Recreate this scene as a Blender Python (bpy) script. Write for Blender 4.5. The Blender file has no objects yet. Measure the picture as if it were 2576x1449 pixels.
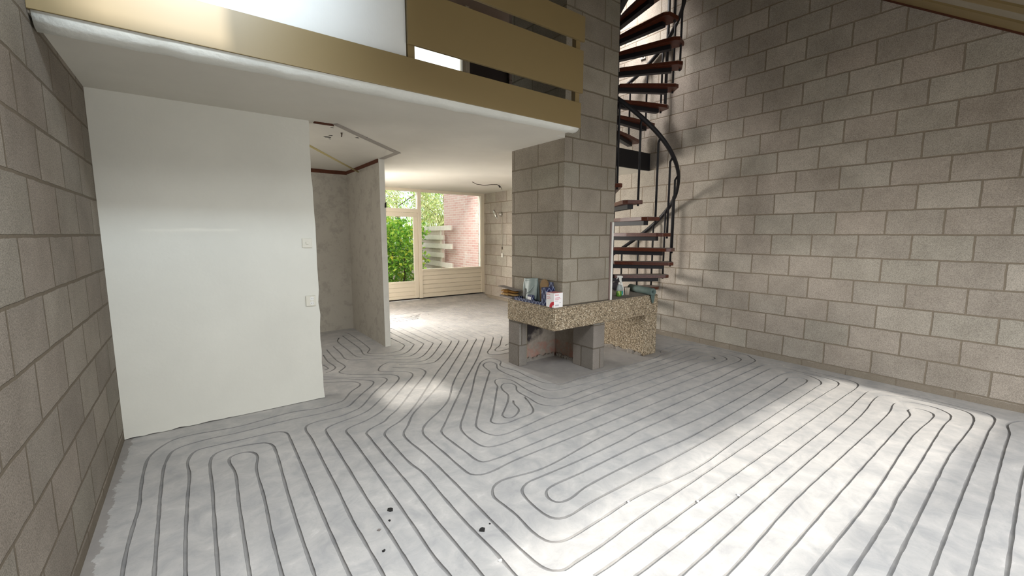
import bpy, bmesh, math, random
import numpy as np
from mathutils import Vector, Matrix, geometry
random.seed(7)
rng = np.random.default_rng(7)
SC = bpy.context.scene
COL = SC.collection
R = math.radians

# ------------------------------------------------------------------ camera
F_PX, YAW, PITCH, ROLL = 1070.83, 0.6552, 0.1229, 0.0036
cy_, sy_ = math.cos(YAW), math.sin(YAW)
cp_, sp_ = math.cos(PITCH), math.sin(PITCH)
fwd = Vector((sy_*cp_, cy_*cp_, -sp_)); rgt = Vector((cy_, -sy_, 0)); upv = rgt.cross(fwd)
r2 = rgt*math.cos(ROLL) + upv*math.sin(ROLL); u2 = upv*math.cos(ROLL) - rgt*math.sin(ROLL)
cam_d = bpy.data.cameras.new('camera'); cam = bpy.data.objects.new('camera', cam_d); COL.objects.link(cam)
M = Matrix((r2, u2, -fwd)).transposed().to_4x4(); M.translation = Vector((0, 0, 1.4865)); cam.matrix_world = M
cam_d.sensor_width = 36; cam_d.lens = F_PX/2576*36
cam_d.shift_x = -0.01032; cam_d.shift_y = -0.0005; cam_d.clip_start = 0.02; cam_d.clip_end = 200
SC.camera = cam
# ------------------------------------------------------------------ exposure
SC.view_settings.view_transform = 'Standard'; SC.view_settings.look = 'None'
SC.view_settings.gamma = 1; SC.view_settings.use_curve_mapping = False
SC.view_settings.exposure = -0.04
# ------------------------------------------------------------------ sky
w = bpy.data.worlds.new('sky'); SC.world = w; w.use_nodes = True
bg = w.node_tree.nodes['Background']; bg.inputs[0].default_value = (0.93, 0.97, 1.0, 1); bg.inputs[1].default_value = 2.2
# ------------------------------------------------------------------ sun, daylight and added fill lamps
def add_light(name, kind, loc, direction, energy, color, size=None, size_y=None, spread=None):
    d = bpy.data.lights.new(name, kind); o = bpy.data.objects.new(name, d); COL.objects.link(o)
    o.location = loc; o.rotation_euler = Vector(direction).to_track_quat('-Z', 'Y').to_euler()
    d.energy = energy; d.color = color
    if kind == 'AREA':
        d.shape = 'RECTANGLE'; d.size = size; d.size_y = size_y
        if spread: d.spread = R(spread)
    return o
sun = add_light('sun', 'SUN', (0, -6, 8), (0.03, 0.81, -0.588), 5.0, (1.0, 0.95, 0.86)); sun.data.angle = R(2.3)
add_light('rear_fill_light', 'AREA', (3.0, -1.12, 1.0), (0.0, 1, -0.45), 58, (0.94, 0.97, 1.0), 4.2, 1.8, 125)  # added lamp at an invented opening behind the camera
add_light('roof_fill_light', 'AREA', (1.5, 0.50, 3.08), (0.05, 0.10, -1.0), 138, (0.91, 0.96, 1.0), 3.5, 0.6, 138)  # added downward fill for the floor, under closed roof
add_light('loft_fill_light', 'AREA', (0.12, 1.25, 3.62), (-0.06, 0.86, -0.24), 17, (0.76, 0.88, 1.0), 0.6, 0.4, 70)  # added lamp brightening the upper white wall and left fascia
add_light('side_fill_light', 'AREA', (1.2, 8.52, 1.05), (0.42, -1, -0.30), 390, (1.0, 0.94, 0.89), 1.9, 1.7, 140)  # added lamp hidden behind the nib, brightens the far room
add_light('alcove_fill_light', 'AREA', (-0.46, 5.5, 1.4), (1, 0.16, -0.05), 35, (1.0, 0.96, 0.90), 2.0, 1.9)  # added lamp behind the partition, lights alcove and nib; no window built
add_light('garden_window_daylight', 'AREA', (3.7, 9.15, 2.9), (-0.05, -1, -0.9), 215, (1.0, 0.955, 0.91), 1.5, 0.6)
add_light('stair_roof_window_daylight', 'AREA', (4.8, 4.55, 5.6), (0.35, -0.15, -1), 26, (1.0, 0.95, 0.93), 0.7, 0.6, 66)

# ------------------------------------------------------------------ helpers
def obj(name, bm, mat, parent=None, smooth=False):
    me = bpy.data.meshes.new(name)
    bmesh.ops.recalc_face_normals(bm, faces=bm.faces[:])
    if parent is not None:
        off = Vector((0, 0, 0)); q = parent
        while q is not None:
            off += q.location; q = q.parent
        bmesh.ops.translate(bm, verts=bm.verts[:], vec=-off)
    if smooth:
        for f in bm.faces: f.smooth = True
    bm.to_mesh(me); bm.free()
    for m in (mat if isinstance(mat, (list, tuple)) else [mat]): me.materials.append(m)
    o = bpy.data.objects.new(name, me); COL.objects.link(o)
    if parent is not None: o.parent = parent
    return o
def thing(name, label, cat, loc=(0, 0, 0), group=None):
    o = bpy.data.objects.new(name, None); COL.objects.link(o); o.location = loc; o.empty_display_size = 0.05
    o['label'] = label; o['category'] = cat
    if group: o['group'] = group
    return o
def tag(o, label, cat, group=None, kind=None):
    o['label'] = label; o['category'] = cat
    if group: o['group'] = group
    if kind: o['kind'] = kind
    return o
def struct(name, bm, mat, parent=None, smooth=False):
    o = obj(name, bm, mat, parent, smooth)
    if parent is None: o['kind'] = 'structure'
    return o
def NB(): return bmesh.new()
def box(bm, x0, x1, y0, y1, z0, z1, bevel=0, mi=0):
    vs = [bm.verts.new((x, y, z)) for x in (x0, x1) for y in (y0, y1) for z in (z0, z1)]
    fs = [bm.faces.new([vs[i] for i in q]) for q in ((0,1,3,2),(4,6,7,5),(0,4,5,1),(2,3,7,6),(0,2,6,4),(1,5,7,3))]
    for f in fs: f.material_index = mi
    if bevel:
        es = list({e for f in fs for e in f.edges})
        bmesh.ops.bevel(bm, geom=es, offset=bevel, segments=2, affect='EDGES', profile=0.6)
    return bm
def bx(*a, **k): return box(NB(), *a, **k)
def prism(bm, poly, axis, a, b, mi=0):
    """poly: 2D points in the two remaining axes (in x,y,z order), extruded along axis from a to b"""
    def P(u, v, t):
        return {0: (t, u, v), 1: (u, t, v), 2: (u, v, t)}[axis]
    A = [bm.verts.new(P(u, v, a)) for u, v in poly]; B = [bm.verts.new(P(u, v, b)) for u, v in poly]
    n = len(poly)
    fs = [bm.faces.new(A), bm.faces.new(B[::-1])]
    for i in range(n): fs.append(bm.faces.new((A[i], A[(i+1) % n], B[(i+1) % n], B[i])))
    for f in fs: f.material_index = mi
    return fs
def tube(bm, pts, r, n=8, cap=True, mi=0):
    pts = [Vector(p) for p in pts]; rings = []; ref = None
    for i, p in enumerate(pts):
        t = (pts[min(i+1, len(pts)-1)] - pts[max(i-1, 0)]).normalized()
        if ref is None:
            ref = t.orthogonal().normalized()
        ref = (ref - t*ref.dot(t)).normalized(); b = t.cross(ref)
        rr = r[i] if isinstance(r, (list, tuple)) else r
        rings.append([bm.verts.new(p + (ref*math.cos(2*math.pi*k/n) + b*math.sin(2*math.pi*k/n))*rr) for k in range(n)])
    for a, b in zip(rings, rings[1:]):
        for k in range(n):
            f = bm.faces.new((a[k], a[(k+1) % n], b[(k+1) % n], b[k])); f.material_index = mi; f.smooth = True
    if cap:
        for q in (rings[0], rings[-1][::-1]): bm.faces.new(q).material_index = mi
    return bm
def lathe(bm, prof, c=(0, 0, 0), n=20, mi=0, sx=1, sy=1):
    rings = []
    for r, z in prof:
        rings.append([bm.verts.new((c[0]+r*sx*math.cos(2*math.pi*k/n), c[1]+r*sy*math.sin(2*math.pi*k/n), c[2]+z)) for k in range(n)])
    for a, b in zip(rings, rings[1:]):
        for k in range(n):
            f = bm.faces.new((a[k], a[(k+1) % n], b[(k+1) % n], b[k])); f.material_index = mi; f.smooth = True
    bm.faces.new(rings[0][::-1]).material_index = mi; bm.faces.new(rings[-1]).material_index = mi
    return bm

# ------------------------------------------------------------------ materials
class NT:
    def __init__(s, name, rough=0.7, spec=0.3):
        s.m = bpy.data.materials.new(name); s.m.use_nodes = True; s.t = s.m.node_tree
        s.b = s.t.nodes['Principled BSDF']; s.b.inputs['Roughness'].default_value = rough
        s.b.inputs['Specular IOR Level'].default_value = spec
        s.tc = s.n('ShaderNodeTexCoord')
    def n(s, typ, **kw):
        nd = s.t.nodes.new(typ)
        for k, v in kw.items(): setattr(nd, k, v)
        return nd
    def l(s, a, b): s.t.links.new(a, b)
    def val(s, sock, v):
        if hasattr(v, 'is_linked') or isinstance(v, bpy.types.NodeSocket): s.l(v, sock)
        else: sock.default_value = v
    def math(s, op, a, b=0.0, c=None):
        nd = s.n('ShaderNodeMath', operation=op); s.val(nd.inputs[0], a); s.val(nd.inputs[1], b)
        if c is not None: s.val(nd.inputs[2], c)
        return nd.outputs[0]
    def noise(s, scale, detail=3, rough=0.5, vec=None, dist=0):
        nd = s.n('ShaderNodeTexNoise'); nd.inputs['Scale'].default_value = scale; nd.inputs['Detail'].default_value = detail
        nd.inputs['Roughness'].default_value = rough; nd.inputs['Distortion'].default_value = dist
        s.l(vec if vec is not None else s.tc.outputs['Object'], nd.inputs['Vector']); return nd
    def vor(s, scale, vec=None, feature='F1'):
        nd = s.n('ShaderNodeTexVoronoi', feature=feature); nd.inputs['Scale'].default_value = scale
        s.l(vec if vec is not None else s.tc.outputs['Object'], nd.inputs['Vector']); return nd
    def ramp(s, fac, stops):
        nd = s.n('ShaderNodeValToRGB'); e = nd.color_ramp.elements
        while len(e) < len(stops): e.new(0.5)
        for q, (p, c) in zip(e, stops):
            q.position = p; q.color = (c, c, c, 1) if isinstance(c, (int, float)) else (*c, 1)
        s.l(fac, nd.inputs[0]); return nd.outputs[0]
    def mix(s, fac, a, b, blend='MIX'):
        nd = s.n('ShaderNodeMix', data_type='RGBA', blend_type=blend)
        s.val(nd.inputs[0], fac)
        for i, v in ((6, a), (7, b)):
            if isinstance(v, bpy.types.NodeSocket): s.l(v, nd.inputs[i])
            else: nd.inputs[i].default_value = (*v, 1) if len(v) == 3 else v
        return nd.outputs[2]
    def bump(s, h, strength=0.3, dist=0.01, prev=None):
        nd = s.n('ShaderNodeBump'); nd.inputs['Strength'].default_value = strength; nd.inputs['Distance'].default_value = dist
        s.l(h, nd.inputs['Height'])
        if prev is not None: s.l(prev, nd.inputs['Normal'])
        s.l(nd.outputs[0], s.b.inputs['Normal']); return nd.outputs[0]
    def color(s, c):
        if isinstance(c, bpy.types.NodeSocket): s.l(c, s.b.inputs['Base Color'])
        else: s.b.inputs['Base Color'].default_value = (*c, 1)
    def sep(s, out='Object'):
        nd = s.n('ShaderNodeSeparateXYZ'); s.l(s.tc.outputs[out] if isinstance(out, str) else out, nd.inputs[0]); return nd.outputs

def plain(name, c, rough=0.6, spec=0.4, metal=0.0, var=0.08, scale=14, bump=0.0):
    t = NT(name, rough, spec); t.b.inputs['Metallic'].default_value = metal
    nz = t.noise(scale, 4, 0.6).outputs['Fac']
    t.color(t.mix(nz, tuple(x*(1-var) for x in c), tuple(min(1, x*(1+var)) for x in c)))
    if bump: t.bump(t.noise(scale*6, 3).outputs['Fac'], bump, 0.004)
    return t.m

def block_mat(name, mode, ub, vb, wid, hei, off=0.5, base=(0.26, 0.235, 0.205), ub2=0.0, foot=True):
    """sand-cement block masonry. mode 'y': u runs along Y, 'x': along X, 'xy': picks by facing"""
    t = NT(name, 0.92, 0.12); X, Y, Z = t.sep()
    wob = t.noise(9, 3); wv = t.n('ShaderNodeSeparateColor'); t.l(wob.outputs['Color'], wv.inputs[0])
    if mode == 'y': u = t.math('SUBTRACT', Y, ub)
    elif mode == 'x': u = t.math('SUBTRACT', X, ub)
    else:
        g = t.n('ShaderNodeNewGeometry'); gn = t.n('ShaderNodeSeparateXYZ'); t.l(g.outputs['True Normal'], gn.inputs[0])
        f = t.math('GREATER_THAN', t.math('ABSOLUTE', gn.outputs[0]), 0.5)
        ux = t.math('SUBTRACT', X, ub); uy = t.math('SUBTRACT', Y, ub2)
        u = t.math('ADD', t.math('MULTIPLY', uy, f), t.math('MULTIPLY', ux, t.math('SUBTRACT', 1.0, f)))
    u = t.math('ADD', u, t.math('MULTIPLY', t.math('SUBTRACT', wv.outputs[0], 0.5), 0.014))
    v = t.math('ADD', t.math('ADD', Z, vb), t.math('MULTIPLY', t.math('SUBTRACT', wv.outputs[1], 0.5), 0.012))
    cb = t.n('ShaderNodeCombineXYZ'); t.l(u, cb.inputs[0]); t.l(v, cb.inputs[1])
    br = t.n('ShaderNodeTexBrick', offset=off, offset_frequency=2); t.l(cb.outputs[0], br.inputs['Vector'])
    for k, q in (('Scale', 1.0), ('Mortar Size', 0.0085), ('Mortar Smooth', 0.35), ('Bias', 0.0), ('Brick Width', wid), ('Row Height', hei)):
        br.inputs[k].default_value = q
    br.inputs['Color1'].default_value = (0.60, 0.60, 0.60, 1); br.inputs['Color2'].default_value = (1.0, 1.0, 1.0, 1); br.inputs['Mortar'].default_value = (0.8, 0.8, 0.8, 1)
    tint = t.ramp(br.outputs['Color'], [(0.58, tuple(c*0.84 for c in base)), (0.70, (base[0]*1.01, base[1]*0.985, base[2]*0.98)), (0.80, tuple(c*0.94 for c in base)), (0.88, (base[0]*0.975, base[1]*1.0, base[2]*0.99)), (1.0, tuple(c*1.13 for c in base))])
    spk = t.noise(190, 2, 0.7).outputs['Fac']; big = t.noise(3.2, 4, 0.6).outputs['Fac']
    c = t.mix(t.ramp(spk, [(0.34, 0.0), (0.62, 1.0)]), (0.66, 0.655, 0.65), (1.17, 1.17, 1.165))
    c = t.mix(1.0, tint, c, 'MULTIPLY')
    c = t.mix(1.0, c, t.mix(t.ramp(big, [(0.3, 0), (0.7, 1)]), (0.84, 0.83, 0.82), (1.10, 1.10, 1.10)), 'MULTIPLY')
    pit = t.vor(85).outputs['Distance']
    c = t.mix(t.ramp(pit, [(0.0, 0.55), (0.16, 0.0)]), c, tuple(q*0.42 for q in base))
    mort = t.mix(t.noise(40, 3).outputs['Fac'], (base[0]*0.46, base[1]*0.43, base[2]*0.38), (base[0]*0.68, base[1]*0.63, base[2]*0.56))
    mf = br.outputs['Fac']
    if foot: mf = t.math('MAXIMUM', mf, t.math('MULTIPLY', t.math('LESS_THAN', t.math('ADD', Z, t.math('MULTIPLY', wv.outputs[2], 0.03)), 0.078), 0.75))
    c = t.mix(mf, c, mort); t.color(c)
    h = t.math('SUBTRACT', t.math('ADD', t.math('MULTIPLY', spk, 0.35), t.math('MULTIPLY', pit, 0.25)), t.math('MULTIPLY', br.outputs['Fac'], 1.6))
    t.bump(h, 0.55, 0.006)
    return t.m

def plaster(name, c, dirt=0.0, rough=0.75, bump=0.12, spots=None):
    t = NT(name, rough, 0.25)
    n1 = t.noise(1.6, 5, 0.6).outputs['Fac']; n2 = t.noise(38, 3).outputs['Fac']
    col = t.mix(t.ramp(n1, [(0.35, 0), (0.7, 1)]), tuple(q*0.955 for q in c), tuple(min(1, q*1.03) for q in c))
    if dirt:
        n3 = t.noise(7, 8, 0.72).outputs['Fac']
        col = t.mix(t.ramp(n3, [(0.50, 0), (0.62, dirt)]), col, tuple(q*0.60 for q in c))
        n4 = t.noise(22, 5, 0.8).outputs['Fac']
        col = t.mix(t.ramp(n4, [(0.60, 0), (0.68, dirt*0.9)]), col, tuple(q*0.45 for q in c))
    t.color(col); t.bump(t.math('ADD', n2, t.math('MULTIPLY', n1, 2.0)), bump, 0.006)
    return t.m

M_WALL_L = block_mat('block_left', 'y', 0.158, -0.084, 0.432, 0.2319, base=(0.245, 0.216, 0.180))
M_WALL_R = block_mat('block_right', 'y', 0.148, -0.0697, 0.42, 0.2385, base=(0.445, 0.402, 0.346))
M_CHIM = block_mat('block_chimney', 'xy', 3.18, 0.205, 0.43, 0.2416, off=0.24, base=(0.30, 0.267, 0.217), ub2=3.705, foot=False)
M_UPBLOCK = block_mat('block_upper', 'x', 0.1, 0.0, 0.43, 0.24, base=(0.26, 0.225, 0.21), foot=False)
M_WHITE = plaster('white_plaster', (0.72, 0.705, 0.63)); M_WHITE_LIT = plaster('lit_white_plaster', (0.80, 0.80, 0.76), bump=0.3)  # upper copy of the same white plaster, colour raised in place of light
M_CEIL = plaster('ceiling_plaster', (0.645, 0.615, 0.54), bump=0.06)
M_RAW = plaster('raw_plaster', (0.40, 0.37, 0.315), dirt=0.45, rough=0.9, bump=0.3)
M_NIBEND = plaster('nib_end_plaster', (0.66, 0.64, 0.58), dirt=0.15, bump=0.3)
M_LIP = plaster('lip_plaster', (0.72, 0.72, 0.66), dirt=0.12, bump=0.5)
M_SCAR = plaster('scar_plaster', (0.33, 0.30, 0.265), dirt=0.3, bump=0.5)
M_OLIVE = plain('olive_paint', (0.255, 0.185, 0.082), 0.42, 0.45, var=0.03, scale=3)
M_CREAM = plain('cream_paint', (0.80, 0.73, 0.60), 0.45, 0.45, var=0.04, scale=6)
M_BLACK = plain('black_steel', (0.013, 0.012, 0.014), 0.55, 0.3)
M_WOODW = plain('roof_board', (0.33, 0.29, 0.22), 0.6)
M_DARKDOOR = plain('dark_door', (0.045, 0.036, 0.036), 0.5)
M_DARK = plain('dark_hollow', (0.02, 0.016, 0.012), 0.9)
def tread_mat():
    t = NT('tread_wood', 0.42, 0.4)
    mp = t.n('ShaderNodeMapping'); mp.inputs['Scale'].default_value = (3, 30, 30); t.l(t.tc.outputs['Object'], mp.inputs[0])
    g = t.noise(2.2, 5, 0.6, mp.outputs[0], 0.6).outputs['Fac']
    c = t.mix(t.ramp(g, [(0.3, 0), (0.7, 1)]), (0.055, 0.011, 0.005), (0.125, 0.030, 0.011))
    ge = t.n('ShaderNodeNewGeometry'); sx = t.n('ShaderNodeSeparateXYZ'); t.l(ge.outputs['True Normal'], sx.inputs[0])
    up = t.math('GREATER_THAN', sx.outputs[2], 0.7)
    c = t.mix(t.math('MULTIPLY', up, t.ramp(t.noise(9, 4).outputs['Fac'], [(0.2, 0.72), (0.8, 0.95)])), c, (0.23, 0.205, 0.19))
    t.color(c); t.val(t.b.inputs['Roughness'], t.math('ADD', 0.38, t.math('MULTIPLY', up, 0.5))); return t.m
M_TREAD = tread_mat()
def floor_mats():
    out = []
    for nm, k, gr in (('screed', 1.0, False), ('groove_cut', 0.66, True)):
        t = NT(nm, 0.62 if not gr else 0.85, 0.35 if not gr else 0.15)
        n1 = t.noise(0.9, 6, 0.62).outputs['Fac']; n2 = t.noise(6.5, 7, 0.66, dist=0.6).outputs['Fac']; n3 = t.noise(70, 3, 0.6).outputs['Fac']
        base = (0.475, 0.458, 0.443)
        c = t.mix(t.ramp(n1, [(0.36, 0), (0.66, 1)]), tuple(q*0.86*k for q in base), tuple(q*1.06*k for q in base))
        c = t.mix(1.0, c, t.mix(t.ramp(n2, [(0.34, 0), (0.66, 1)]), (0.80, 0.815, 0.835), (1.11, 1.105, 1.09)), 'MULTIPLY')
        c = t.mix(t.ramp(n2, [(0.63, 0), (0.71, 0.5)]), c, tuple(min(1, q*1.28*k) for q in base))
        c = t.mix(t.ramp(n3, [(0.60, 0), (0.72, 0.28)]), c, tuple(q*0.60*k for q in base))
        mp = t.n('ShaderNodeMapping'); mp.inputs['Scale'].default_value = (1.0, 5.0, 1.0); mp.inputs['Rotation'].default_value = (0, 0, 0.25)
        t.l(t.tc.outputs['Object'], mp.inputs[0])
        n5 = t.noise(3.2, 6, 0.7, mp.outputs[0], 0.4).outputs['Fac']
        c = t.mix(t.ramp(n5, [(0.60, 0), (0.70, 0.30)]), c, tuple(q*0.70*k for q in base))
        if not gr:
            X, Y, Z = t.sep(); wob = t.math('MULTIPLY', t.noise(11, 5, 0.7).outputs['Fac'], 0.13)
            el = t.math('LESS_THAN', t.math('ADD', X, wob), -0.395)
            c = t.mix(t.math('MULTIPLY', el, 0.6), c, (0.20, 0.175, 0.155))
            # unswept screed round the fireplace
            fx = t.math('MULTIPLY', t.math('GREATER_THAN', X, 2.78), t.math('LESS_THAN', X, 4.75))
            fy = t.math('MULTIPLY', t.math('GREATER_THAN', t.math('ADD', Y, wob), 3.08), t.math('LESS_THAN', Y, 4.3))
            c = t.mix(t.math('MULTIPLY', t.math('MULTIPLY', fx, fy), 0.55), c, (0.27, 0.245, 0.225))
        t.color(c)
        t.bump(t.math('ADD', n3, t.math('MULTIPLY', n2, 0.3)), 0.10 if not gr else 0.5, 0.003)
        out.append(t.m)
    return out
M_FLOOR, M_GROOVE = floor_mats()
def aggregate():
    t = NT('washed_aggregate', 0.85, 0.2)
    nzv = t.noise(30, 2); mxv = t.n('ShaderNodeMix', data_type='VECTOR'); mxv.inputs[0].default_value = 0.012
    t.l(t.tc.outputs['Object'], mxv.inputs[4]); t.l(nzv.outputs['Color'], mxv.inputs[5])
    v = t.vor(84, mxv.outputs[1]); sc = t.n('ShaderNodeSeparateColor'); t.l(v.outputs['Color'], sc.inputs[0])
    c = t.ramp(sc.outputs[0], [(0.0, (0.07, 0.055, 0.036)), (0.14, (0.14, 0.108, 0.068)), (0.32, (0.32, 0.245, 0.160)), (0.65, (0.43, 0.345, 0.235)), (0.9, (0.54, 0.455, 0.33)), (1.0, (0.64, 0.57, 0.45))])
    d = v.outputs['Distance']
    c = t.mix(t.ramp(d, [(0.42, 0), (0.62, 0.85)]), c, (0.21, 0.165, 0.11))
    ge = t.n('ShaderNodeNewGeometry'); sx = t.n('ShaderNodeSeparateXYZ'); t.l(ge.outputs['True Normal'], sx.inputs[0])
    up = t.math('GREATER_THAN', sx.outputs[2], 0.8)
    c = t.mix(up, c, t.mix(t.noise(45, 4).outputs['Fac'], (0.17, 0.155, 0.135), (0.29, 0.265, 0.23)))
    t.color(c); t.bump(t.math('SUBTRACT', 1.0, d), 0.6, 0.007); return t.m
M_AGG = aggregate()
def soot():
    t = NT('sooty_fireplace_plaster', 0.9, 0.15)
    X, Y, Z = t.sep(); n = t.noise(9, 6, 0.7).outputs['Fac']; n2 = t.noise(30, 4).outputs['Fac']
    c = t.mix(n2, (0.22, 0.185, 0.15), (0.37, 0.325, 0.27))
    # reddish scorched zone low down, soot stain across the top
    red = t.math('MULTIPLY', t.ramp(n, [(0.42, 0), (0.6, 0.7)]), t.math('LESS_THAN', Z, 0.2))
    c = t.mix(red, c, (0.36, 0.17, 0.13))
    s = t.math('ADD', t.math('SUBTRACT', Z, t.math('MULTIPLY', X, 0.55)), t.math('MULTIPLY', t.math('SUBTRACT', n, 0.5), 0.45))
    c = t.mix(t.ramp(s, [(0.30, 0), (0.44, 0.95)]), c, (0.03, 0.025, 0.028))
    t.color(c); t.bump(n2, 0.5, 0.006); return t.m
M_SOOT = soot()
M_PIER = block_mat('block_pier', 'xy', 0.0, 0.02, 0.43, 0.26, base=(0.23, 0.21, 0.185), foot=False)
def brick_mat(name, c1, c2, mortar, mode='y', bw=0.22, rh=0.062, ms=0.006):
    t = NT(name, 0.9, 0.15); X, Y, Z = t.sep(); cb = t.n('ShaderNodeCombineXYZ')
    t.l(Y if mode == 'y' else X, cb.inputs[0]); t.l(Z, cb.inputs[1])
    br = t.n('ShaderNodeTexBrick'); t.l(cb.outputs[0], br.inputs['Vector'])
    for k, q in (('Scale', 1.0), ('Mortar Size', ms), ('Mortar Smooth', 0.2), ('Bias', 0.0), ('Brick Width', bw), ('Row Height', rh)): br.inputs[k].default_value = q
    br.inputs['Color1'].default_value = (*c1, 1); br.inputs['Color2'].default_value = (*c2, 1); br.inputs['Mortar'].default_value = (*mortar, 1)
    n = t.noise(2.2, 5, 0.7).outputs['Fac']
    c = t.mix(t.ramp(n, [(0.55, 0), (0.72, 0.55)]), br.outputs['Color'], (0.74, 0.70, 0.66))
    t.color(c); t.bump(t.math('SUBTRACT', 1.0, br.outputs['Fac']), 0.4, 0.006); return t.m
M_BRICKOUT = brick_mat('pale_red_brick', (0.58, 0.35, 0.31), (0.65, 0.45, 0.41), (0.70, 0.63, 0.60))
M_BRICKSTRIP = plaster('exposed_brick_strip', (0.095, 0.034, 0.018), dirt=0.6, bump=0.8, rough=0.95)
def glass():
    m = bpy.data.materials.new('window_glass'); m.use_nodes = True; t = m.node_tree; t.nodes.clear()
    o = t.nodes.new('ShaderNodeOutputMaterial'); a = t.nodes.new('ShaderNodeBsdfTransparent'); g = t.nodes.new('ShaderNodeBsdfGlossy')
    a.inputs[0].default_value = (0.95, 0.965, 0.955, 1); g.inputs['Roughness'].default_value = 0.02
    fr = t.nodes.new('ShaderNodeFresnel'); fr.inputs[0].default_value = 1.45; mx = t.nodes.new('ShaderNodeMixShader')
    t.links.new(fr.outputs[0], mx.inputs[0]); t.links.new(a.outputs[0], mx.inputs[1]); t.links.new(g.outputs[0], mx.inputs[2]); t.links.new(mx.outputs[0], o.inputs[0])
    return m
M_GLASS = glass()
def leaf_mat(name, cs, trans=0.35):
    t = NT(name, 0.45, 0.4)
    oi = t.n('ShaderNodeNewGeometry'); c = t.ramp(oi.outputs['Random Per Island'], [(i/(len(cs)-1), q) for i, q in enumerate(cs)])
    t.color(c)
    tr = t.n('ShaderNodeBsdfTranslucent'); t.l(c, tr.inputs[0]); mx = t.n('ShaderNodeMixShader'); mx.inputs[0].default_value = trans
    out = [q for q in t.t.nodes if q.type == 'OUTPUT_MATERIAL'][0]
    t.l(t.b.outputs[0], mx.inputs[1]); t.l(tr.outputs[0], mx.inputs[2]); t.l(mx.outputs[0], out.inputs[0]); return t.m
M_LAUREL = leaf_mat('laurel_leaf', [(0.06, 0.20, 0.014), (0.15, 0.40, 0.03), (0.28, 0.58, 0.05), (0.45, 0.70, 0.10), (0.64, 0.68, 0.07)])
M_WILLOW = leaf_mat('willow_leaf', [(0.32, 0.42, 0.12), (0.50, 0.58, 0.22), (0.62, 0.66, 0.32), (0.70, 0.66, 0.40)])
M_BARK = plain('bark', (0.16, 0.12, 0.085), 0.9, 0.1, var=0.3)
M_FENCEW = plain('weathered_board', (0.76, 0.68, 0.62), 0.85, 0.15, var=0.2, scale=9)
M_FENCEB = plain('fence_back', (0.62, 0.53, 0.47), 0.9, 0.1, var=0.3, scale=22)
M_EARTH = plain('garden_soil', (0.22, 0.19, 0.13), 0.95, 0.05, var=0.4, scale=4)
M_PLASTIC_W = plain('white_plastic', (0.74, 0.73, 0.68), 0.35, 0.5, var=0.02)
M_PLASTIC_I = plain('ivory_plastic', (0.66, 0.63, 0.53), 0.35, 0.5, var=0.02)
M_CHROME = plain('brushed_chrome', (0.62, 0.60, 0.57), 0.22, 0.5, metal=1.0, var=0.03)
M_GREY = plain('grey_board', (0.20, 0.175, 0.16), 0.85, var=0.2)
M_STICK = plain('yellow_stick', (0.46, 0.38, 0.17), 0.6, var=0.12)
M_RUST = plain('rusty_rod', (0.10, 0.075, 0.055), 0.8, var=0.3)
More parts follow.
